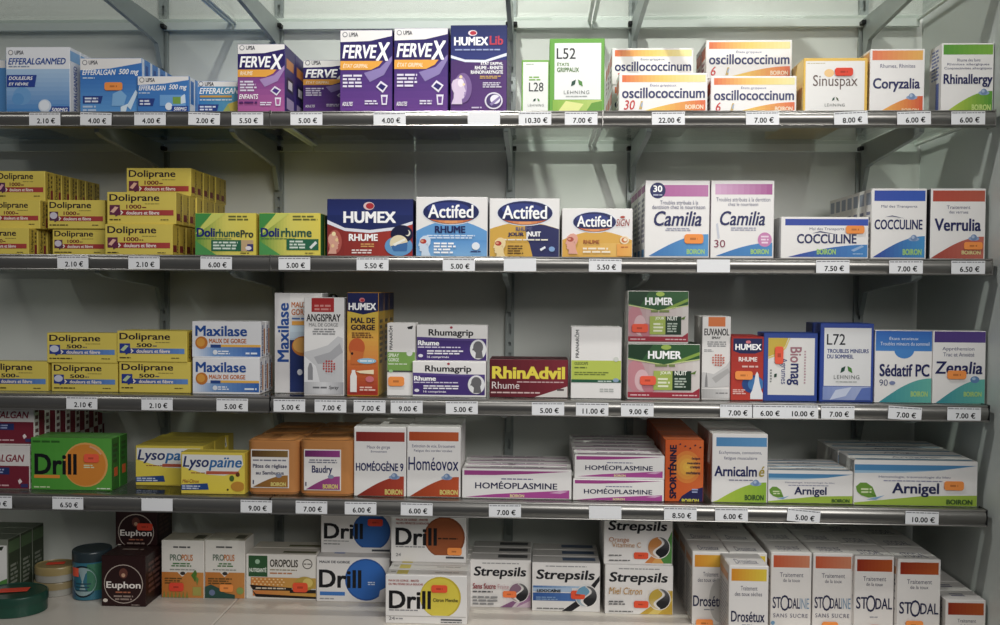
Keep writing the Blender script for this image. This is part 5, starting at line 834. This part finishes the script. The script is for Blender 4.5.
a = carton('lozenge_box', 'white box with a blue disc and blue underline, lower of the blue pair', p, 5, DW, [('E', '#2458a8', 366, 579.5, 21, 21), ('E', '#2a6ac4', 366, 579.5, 19.5, 19.5), ('P', '#e2dfdc', [(380, 590), (389, 585), (389, 602), (378, 602)])]+[('T', 'Drill', 319, 570, 361.5, 588, '#15161a', dict(bold=.026)), ('R', '#3a78c8', 320, 592, 345, 595.8), ('T', 'MAUX DE GORGE', 319.5, 561, 350, 563.5, '#4a4c54', B), ('M', '#c8d8ee', 368, 581, 377, 585, 2), ('M', '#9a9a9c', 320, 598, 334, 600, 1)], Y=Yd, depth=.06, flap='#d0ccc8', top=[('R', '#2a5aa8', .2, .3, .35, .7)])
p = (321, 508, 392, 552)
carton('lozenge_box', 'white box with a blue disc and red sticker, upper of the blue pair', p, 5, DW, [('E', '#24549c', 371.5, 531, 19, 19), ('E', '#2a62b0', 371.5, 531, 17.5, 17.5), ('R', DW, 350, 547.3, 392, 552), ('T', 'Drill', 324, 523.5, 363, 539, '#15161a', dict(bold=.026)), ('M', '#8a8a8c', 324, 540.5, 349, 542, 1), ('M', '#5a5a5e', 324, 543.5, 340, 545, 1), ('R', '#4a4c54', 372, 549, 390, 551)], Y=Yd+.022, depth=.04, on=a, stickers=[('#f0452e', 368, 518.5, 383, 525.5)])
p = (385.5, 575.5, 467, 624)
Yy0 = YB(426, 624, BASE_Z)
yell = [('E', '#c8b028', 440.5, 597, 20.5, 20.5), ('E', '#dcc83c', 439.8, 597.3, 19.3, 19.3), ('R', DW, 420, 615.5, 462, 624), ('T', 'Drill', 389, 591, 431, 609, '#15161a', dict(bold=.026)), ('T', 'MAUX DE GORGE - IRRITÉE', 388.5, 579.5, 419, 582, '#a83a34', B), ('T', 'OU PEU FIÈVRE DE LA BOUCHE', 388.5, 583, 423, 585.5, '#a83a34', B), ('T', 'Citron Menthe', 433, 598, 458, 601.5, '#4a4420', B), ('M', '#8a8a8c', 389, 609.5, 418, 611.5, 1), ('R', '#b0aca8', 386, 616, 466, 616.7), ('T', '24', 389, 617, 395, 620.5, '#5a5a5e', {}), ('M', '#8a8a8c', 396, 618, 403, 620, 1), ('R', '#4a4c54', 441, 618.5, 462, 620), ('M', '#4a4c54', 441, 621, 462, 622.5, 1)]
a = carton('lozenge_box', 'white box with a yellow disc and red sticker, front of the base shelf', p, 5, DW, yell, Y=Yy0, depth=.026, flap='#d2cec8', top=[('R', '#c8b43c', .12, .1, .26, .9), ('M', '#8a8680', .04, .4, .1, .7, 1), ('M', '#8a8680', .6, .4, .9, .6, 1)], stickers=[('#f2502c', 431.5, 584.5, 447.5, 592)], n=6, back='white box with a yellow top mark, {} behind the front yellow-disc box')
p = (391, 510, 466, 559)
carton('lozenge_box', 'white box with a rust brown disc and orange sticker, base shelf', p, 5, DW, [('E', '#8a4422', 444.5, 537, 20.5, 20.5), ('E', '#a0522a', 444, 537.3, 19, 19), ('R', DW, 424, 555, 466, 559), ('T', 'Drill', 395.5, 528, 437, 545.5, '#15161a', dict(bold=.026)), ('T', 'MAUX DE GORGE - IRRITÉE', 396, 518.5, 428, 521, '#a83a34', B), ('T', 'OU PEU FIÈVRE DE LA BOUCHE', 396, 522, 429, 524.5, '#a83a34', B), ('M', '#3a2418', 438, 537, 458, 539.5, 1), ('M', '#8a8a8c', 396, 546, 425, 548, 1), ('T', '24', 396, 553.5, 401, 556.5, '#5a5a5e', {}), ('R', '#4a4c54', 446, 556, 464, 558)], Y=Yy0+.062, depth=.05, on=a, stickers=[(ORG, 447.5, 547, 462, 554.5)])
def swirl(cx, cy, r, acc):
    n = 14; sp = lambda t, g: (cx+g+r*.42*math.sin(t*math.pi), cy-r*t*.92)
    tt = [-1+2*k/n for k in range(n+1)]
    arc = lambda s, a: (cx+s*r*math.cos(a), cy-r*math.sin(a))
    aa = [-math.pi/2+math.pi*k/n for k in range(n+1)]
    out = [('E', '#e6e2de', cx, cy, r*1.08, r*1.08)]
    for k in range(n):
        out.append(('P', mix('#1e1e22', '#8a8a8e', max(0, k/n-.35)), [sp(tt[k], r*.13), arc(1, aa[k]), arc(1, aa[k+1]), sp(tt[k+1], r*.13)]))
        out.append(('P', mix(acc, '#e6dccb', max(0, .5-k/n)), [sp(tt[k], -r*.13), arc(-1, aa[k]), arc(-1, aa[k+1]), sp(tt[k+1], -r*.13)]))
    return out
def strep(px, name2, c2, acc, deco):
    x0, y0, x1, y1 = px; H = y1-y0; W = x1-x0; X = lambda v: x0+v*W; Yy = lambda v: y0+v*H
    return deco+[('M', '#9a9a9a', X(.2), Yy(.05), X(.8), Yy(.09), 1, 'c'), ('T', 'Strepsils', X(.06), Yy(.14), X(.92), Yy(.40), '#1c1c22', dict(bold=.025, shear=.12)), *swirl(X(.8), Yy(.67), W*.155, acc)]+name2
p = (470, 560, 531, 607.5)
carton('lozenge_box', 'white lozenge box with a mauve streak and pinkish lettering, left of three', p, 5, DW, strep(p, [('T', 'Sans Sucre', 473, 583, 496, 588.5, '#a04a50', B), ('T', 'Fraise', 498, 583.5, 509, 588.5, '#c89aa0', {}), ('M', '#5a5a5e', 473, 590, 493, 592.5, 1), ('M', '#8a8a8c', 473, 595, 500, 605, 3)], '', '#8a6a80', [('G', '#e2dfdc', '#c8a8bc', 500, 592, 531, 607), ('P', '#8a5a84', [(500, 608), (510, 602), (521, 597), (512, 608)]), ('P', '#a87aa0', [(516, 608), (524, 598), (531, 594), (531, 600)])]), Y=YB(500, 607.5, BASE_Z), depth=.034, flap='#b8b4b0', top=[('R', '#4a4a4c', .45, .3, .95, .8)], stickers=[('#ff7a3c', 503, 590.5, 516.5, 597)], n=3, back='white lozenge box, {} behind the mauve-streaked one')
p = (532, 563, 600, 611.5)
carton('lozenge_box', 'white lozenge box with blue bars and a black streak', p, 5, DW, strep(p, [('T', 'LIDOCAÏNE', 537, 588.5, 561, 591.8, '#16181e', BB), ('M', '#7aa0d0', 536, 596, 560, 600, 2), ('M', '#6a6a6c', 537, 607, 565, 609, 1)], '', '#6aa0c0', [('G', '#3a6cb0', '#a8c4e0', 533, 586, 580, 588), ('R', '#a8c0dc', 533, 588, 572, 592), ('G', '#2a56a0', '#4a7ac0', 533, 593, 590, 601), ('P', '#1c1c22', [(562, 611), (580, 598), (600, 575), (600, 580), (585, 602), (572, 611)])]), Y=YB(566, 611.5, BASE_Z), depth=.034, flap='#b8b4b0', top=[('R', '#4a5a74', .45, .3, .95, .8)], stickers=[('#f2502c', 571, 590, 585, 598.5)], n=3, back='white lozenge box, {} behind the blue-barred one')
p = (605, 565.5, 673, 614.5)
Ym = YB(639, 614.5, BASE_Z)
a = carton('lozenge_box', 'white lozenge box with golden threads and honey coloured script, lower of its pair', p, 5, DW, strep(p, [('T', 'Miel Citron', 609, 587, 642, 594, '#c08a2c', dict(shear=.2)), ('M', '#6a6a6c', 609, 600, 626, 605, 2), ('M', '#6a6a6c', 609, 610, 633, 612, 1)], '', '#c0a034', [('G', '#e2dfdc', '#d0b04c', 645, 590, 673, 614), ('P', '#c8a030', [(640, 614), (655, 603), (673, 590), (673, 614)]), ('P', '#dcc060', [(648, 614), (660, 604), (673, 597), (673, 600), (658, 614)])]), Y=Ym, depth=.034, stickers=[('#f2502c', 634, 600.5, 648.5, 607.5)], n=3, back='white lozenge box, {} behind the golden-threaded one')
p = (604, 514, 672.5, 563)
carton('lozenge_box', 'white lozenge box with orange and green streaks, upper of its pair', p, 5, DW, strep(p, [('T', 'Orange', 609, 537, 629, 543, '#b8744a', {}), ('T', 'Vitamine C', 612, 542, 641, 547, '#c08a5a', {}), ('M', '#6a6a6c', 609, 554, 622, 556, 1), ('M', '#6a6a6c', 609, 559, 630, 561, 1)], '', '#c07a3a', [('P', '#d8803a', [(645, 563), (655, 552), (662, 545), (668, 563)]), ('P', '#4a8a3c', [(660, 563), (665, 546), (672.5, 530), (672.5, 563)]), ('P', '#e0a050', [(652, 563), (658, 554), (664, 563)])]), Y=Ym+.004, depth=.034, on=a, stickers=[('#f2502c', 634, 552, 648.5, 558.5)], n=3, back='white lozenge box, {} behind the orange and green streaked one')
# syrup boxes, all cut by the bottom of the frame
SYW = '#dedad6'
def syrup(px, bar, lines, name_items, extra=()):
    x0, y0, x1, y1 = px; W = x1-x0; X = lambda v: x0+v*W
    return [('G', bar[0], bar[1], X(.06), y0+3, X(.95), y0+15)]+[('T', t, X(a), y0+b, X(c), y0+d, '#4a4a60', {}) for t, a, b, c, d in lines]+list(name_items)+list(extra)
SS = [('R', '#c88a5a', .1, .78, .9, .88), ('M', '#8a8a90', .1, .05, .9, .72, 14)]
def ST(name): return [('T', name, .2, .12, .8, .5, '#4a4a66', {})]
DL = [('Traitement', .3, 20, .72, 24.5), ('des toux sèches', .15, 26, .84, 30)]
p = (692, 552, 728, 660)
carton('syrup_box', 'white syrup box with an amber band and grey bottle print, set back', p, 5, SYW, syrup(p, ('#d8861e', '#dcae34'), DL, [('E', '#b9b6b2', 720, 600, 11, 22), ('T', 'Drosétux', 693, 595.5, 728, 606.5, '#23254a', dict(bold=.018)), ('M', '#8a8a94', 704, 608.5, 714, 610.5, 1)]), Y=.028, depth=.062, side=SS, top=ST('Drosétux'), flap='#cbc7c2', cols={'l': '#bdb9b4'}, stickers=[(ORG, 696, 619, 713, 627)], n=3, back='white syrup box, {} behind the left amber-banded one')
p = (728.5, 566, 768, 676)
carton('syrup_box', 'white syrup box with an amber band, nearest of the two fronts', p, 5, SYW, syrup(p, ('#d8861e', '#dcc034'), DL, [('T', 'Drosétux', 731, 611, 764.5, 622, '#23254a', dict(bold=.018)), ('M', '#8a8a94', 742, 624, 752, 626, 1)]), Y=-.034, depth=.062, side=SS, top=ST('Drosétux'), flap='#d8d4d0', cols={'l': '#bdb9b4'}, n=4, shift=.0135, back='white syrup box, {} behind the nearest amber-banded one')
SL = [('Traitement', .22, 20, .8, 24.5), ('de la toux', .3, 26, .72, 29.5)]
def sto(x0, x1, y): 
    w = x1-x0; return [('T', 'ST', x0+w*.05, y, x0+w*.25, y+11.5, '#24264c', dict(bold=.014)), ('T', 'O', x0+w*.24, y-2, x0+w*.46, y+14, '#24264c', dict(bold=-.012)), ('T', 'DAL', x0+w*.44, y+1, x0+w*.72, y+11.5, '#24264c', dict(bold=.014)), ('T', 'INE', x0+w*.72, y+1, x0+w*.95, y+11.5, '#7a9ab8', dict(bold=-.008)), ('T', 'SANS SUCRE', x0+w*.07, y+16.5, x0+w*.92, y+20.5, '#4a4a68', dict(sp=1.2))]
def sto2(x0, x1, y):
    w = x1-x0; return [('T', 'ST', x0+w*.05, y, x0+w*.33, y+12, '#24264c', dict(bold=.014)), ('T', 'O', x0+w*.3, y-2, x0+w*.54, y+15, '#24264c', dict(bold=-.012)), ('T', 'DAL', x0+w*.54, y+1, x0+w*.96, y+12, '#24264c', dict(bold=.014)), ('M', '#9a9aa4', x0+w*.4, y+19, x0+w*.6, y+21, 1)]
p = (770.5, 552.5, 811, 660)
carton('syrup_box', 'left of two white syrup boxes with a coral band and half pale lettering', p, 5, SYW, syrup(p, ('#c8502c', '#d0805c'), SL, sto(770.5, 811, 597), [('E', '#6a9ac0', 773, 623, 2, 2)]), Y=.024, depth=.062, side=SS, top=ST('STODALINE'), flap='#d2cec9', n=3, back='white syrup box, {} behind the left coral-banded one')
p = (812.5, 553.5, 852.5, 660)
carton('syrup_box', 'right of two white syrup boxes with a coral band and half pale lettering', p, 5, SYW, syrup(p, ('#c8502c', '#d0805c'), SL, sto(812.5, 852.5, 597)), Y=.022, depth=.062, side=SS, top=ST('STODALINE'), flap='#d2cec9', stickers=[(ORG, 822, 621.5, 838, 630)], n=3, back='white syrup box, {} behind the right coral-banded one')
p = (854, 556.5, 893.5, 660)
carton('syrup_box', 'left of two white syrup boxes with a dark rust band', p, 5, SYW, syrup(p, ('#96260e', '#b8501a'), SL, sto2(854, 893.5, 597)), Y=.014, depth=.062, side=SS, top=ST('STODAL'), flap='#d2cec9', stickers=[(ORG, 870, 624.5, 880, 632)], n=3, back='white syrup box, {} behind the left rust-banded one')
p = (897, 559.5, 940, 660)
carton('syrup_box', 'right of two white syrup boxes with a dark rust band, orange sticker below', p, 5, SYW, syrup(p, ('#96260e', '#b8501a'), SL, sto2(897, 940, 602)), Y=.004, depth=.062, side=SS, top=ST('STODAL'), flap='#d2cec9', stickers=[(ORG, 905.5, 620.5, 923, 629)], n=3, back='white syrup box, {} behind the right rust-banded one')
p = (945, 600, 985, 690)
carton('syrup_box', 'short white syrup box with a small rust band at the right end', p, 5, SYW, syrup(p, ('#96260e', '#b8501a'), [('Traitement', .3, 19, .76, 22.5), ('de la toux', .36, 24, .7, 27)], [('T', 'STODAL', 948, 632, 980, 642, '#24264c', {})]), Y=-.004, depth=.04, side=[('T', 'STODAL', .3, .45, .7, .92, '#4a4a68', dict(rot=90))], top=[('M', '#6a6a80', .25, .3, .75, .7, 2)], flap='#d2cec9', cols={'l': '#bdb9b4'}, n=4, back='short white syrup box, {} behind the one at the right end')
# ------------------------------------------------------------------ light
def lamp(name, kind, loc, power, size=.05, target=None, color=(1, 1, 1), sy=None, spot=None):
    l = bpy.data.lights.new(name, kind); l.energy = power; l.color = color
    if kind == 'AREA':
        l.size = size
        if sy: l.shape = 'RECTANGLE'; l.size_y = sy
    else: l.shadow_soft_size = size
    if kind == 'SPOT': l.spot_size = math.radians(spot or 120); l.spot_blend = .6
    o = bpy.data.objects.new(name, l); COL.objects.link(o); o.location = loc
    if target is not None:
        o.rotation_euler = (Vector(target)-Vector(loc)).to_track_quat('-Z', 'Y').to_euler()
    return o
lamp('ceiling_spot', 'SPOT', (-.22, -.42, 1.15), 46, .025, (.02, .2, .44), (1, .985, .95), spot=84).data.spot_blend = 1
lamp('ceiling_spot', 'SPOT', (.60, -.35, 1.2), 7, .03, (.55, .2, .4), (1, .985, .95), spot=84).data.spot_blend = 1
lamp('ceiling_spot', 'SPOT', (-1.35, -.75, 1.15), 6, .03, (-1.2, 0, .2), (1, .985, .95), spot=110)
lamp('ceiling_panel', 'AREA', (.85, -2.0, .9), 40, 1.6, (.2, 0, -.2), (1, .98, .95), sy=1.0)
w = bpy.data.worlds.new('room_light'); SC.world = w; w.use_nodes = True
w.node_tree.nodes['Background'].inputs[0].default_value = (.92, .95, 1, 1)
w.node_tree.nodes['Background'].inputs[1].default_value = .06
vs = SC.view_settings
vs.view_transform = 'Standard'; vs.look = 'None'; vs.gamma = 1; vs.exposure = 0; vs.use_curve_mapping = False
SC.cycles.max_bounces = 8; SC.cycles.transparent_max_bounces = 16
SC.cycles.caustics_reflective = False; SC.cycles.caustics_refractive = False
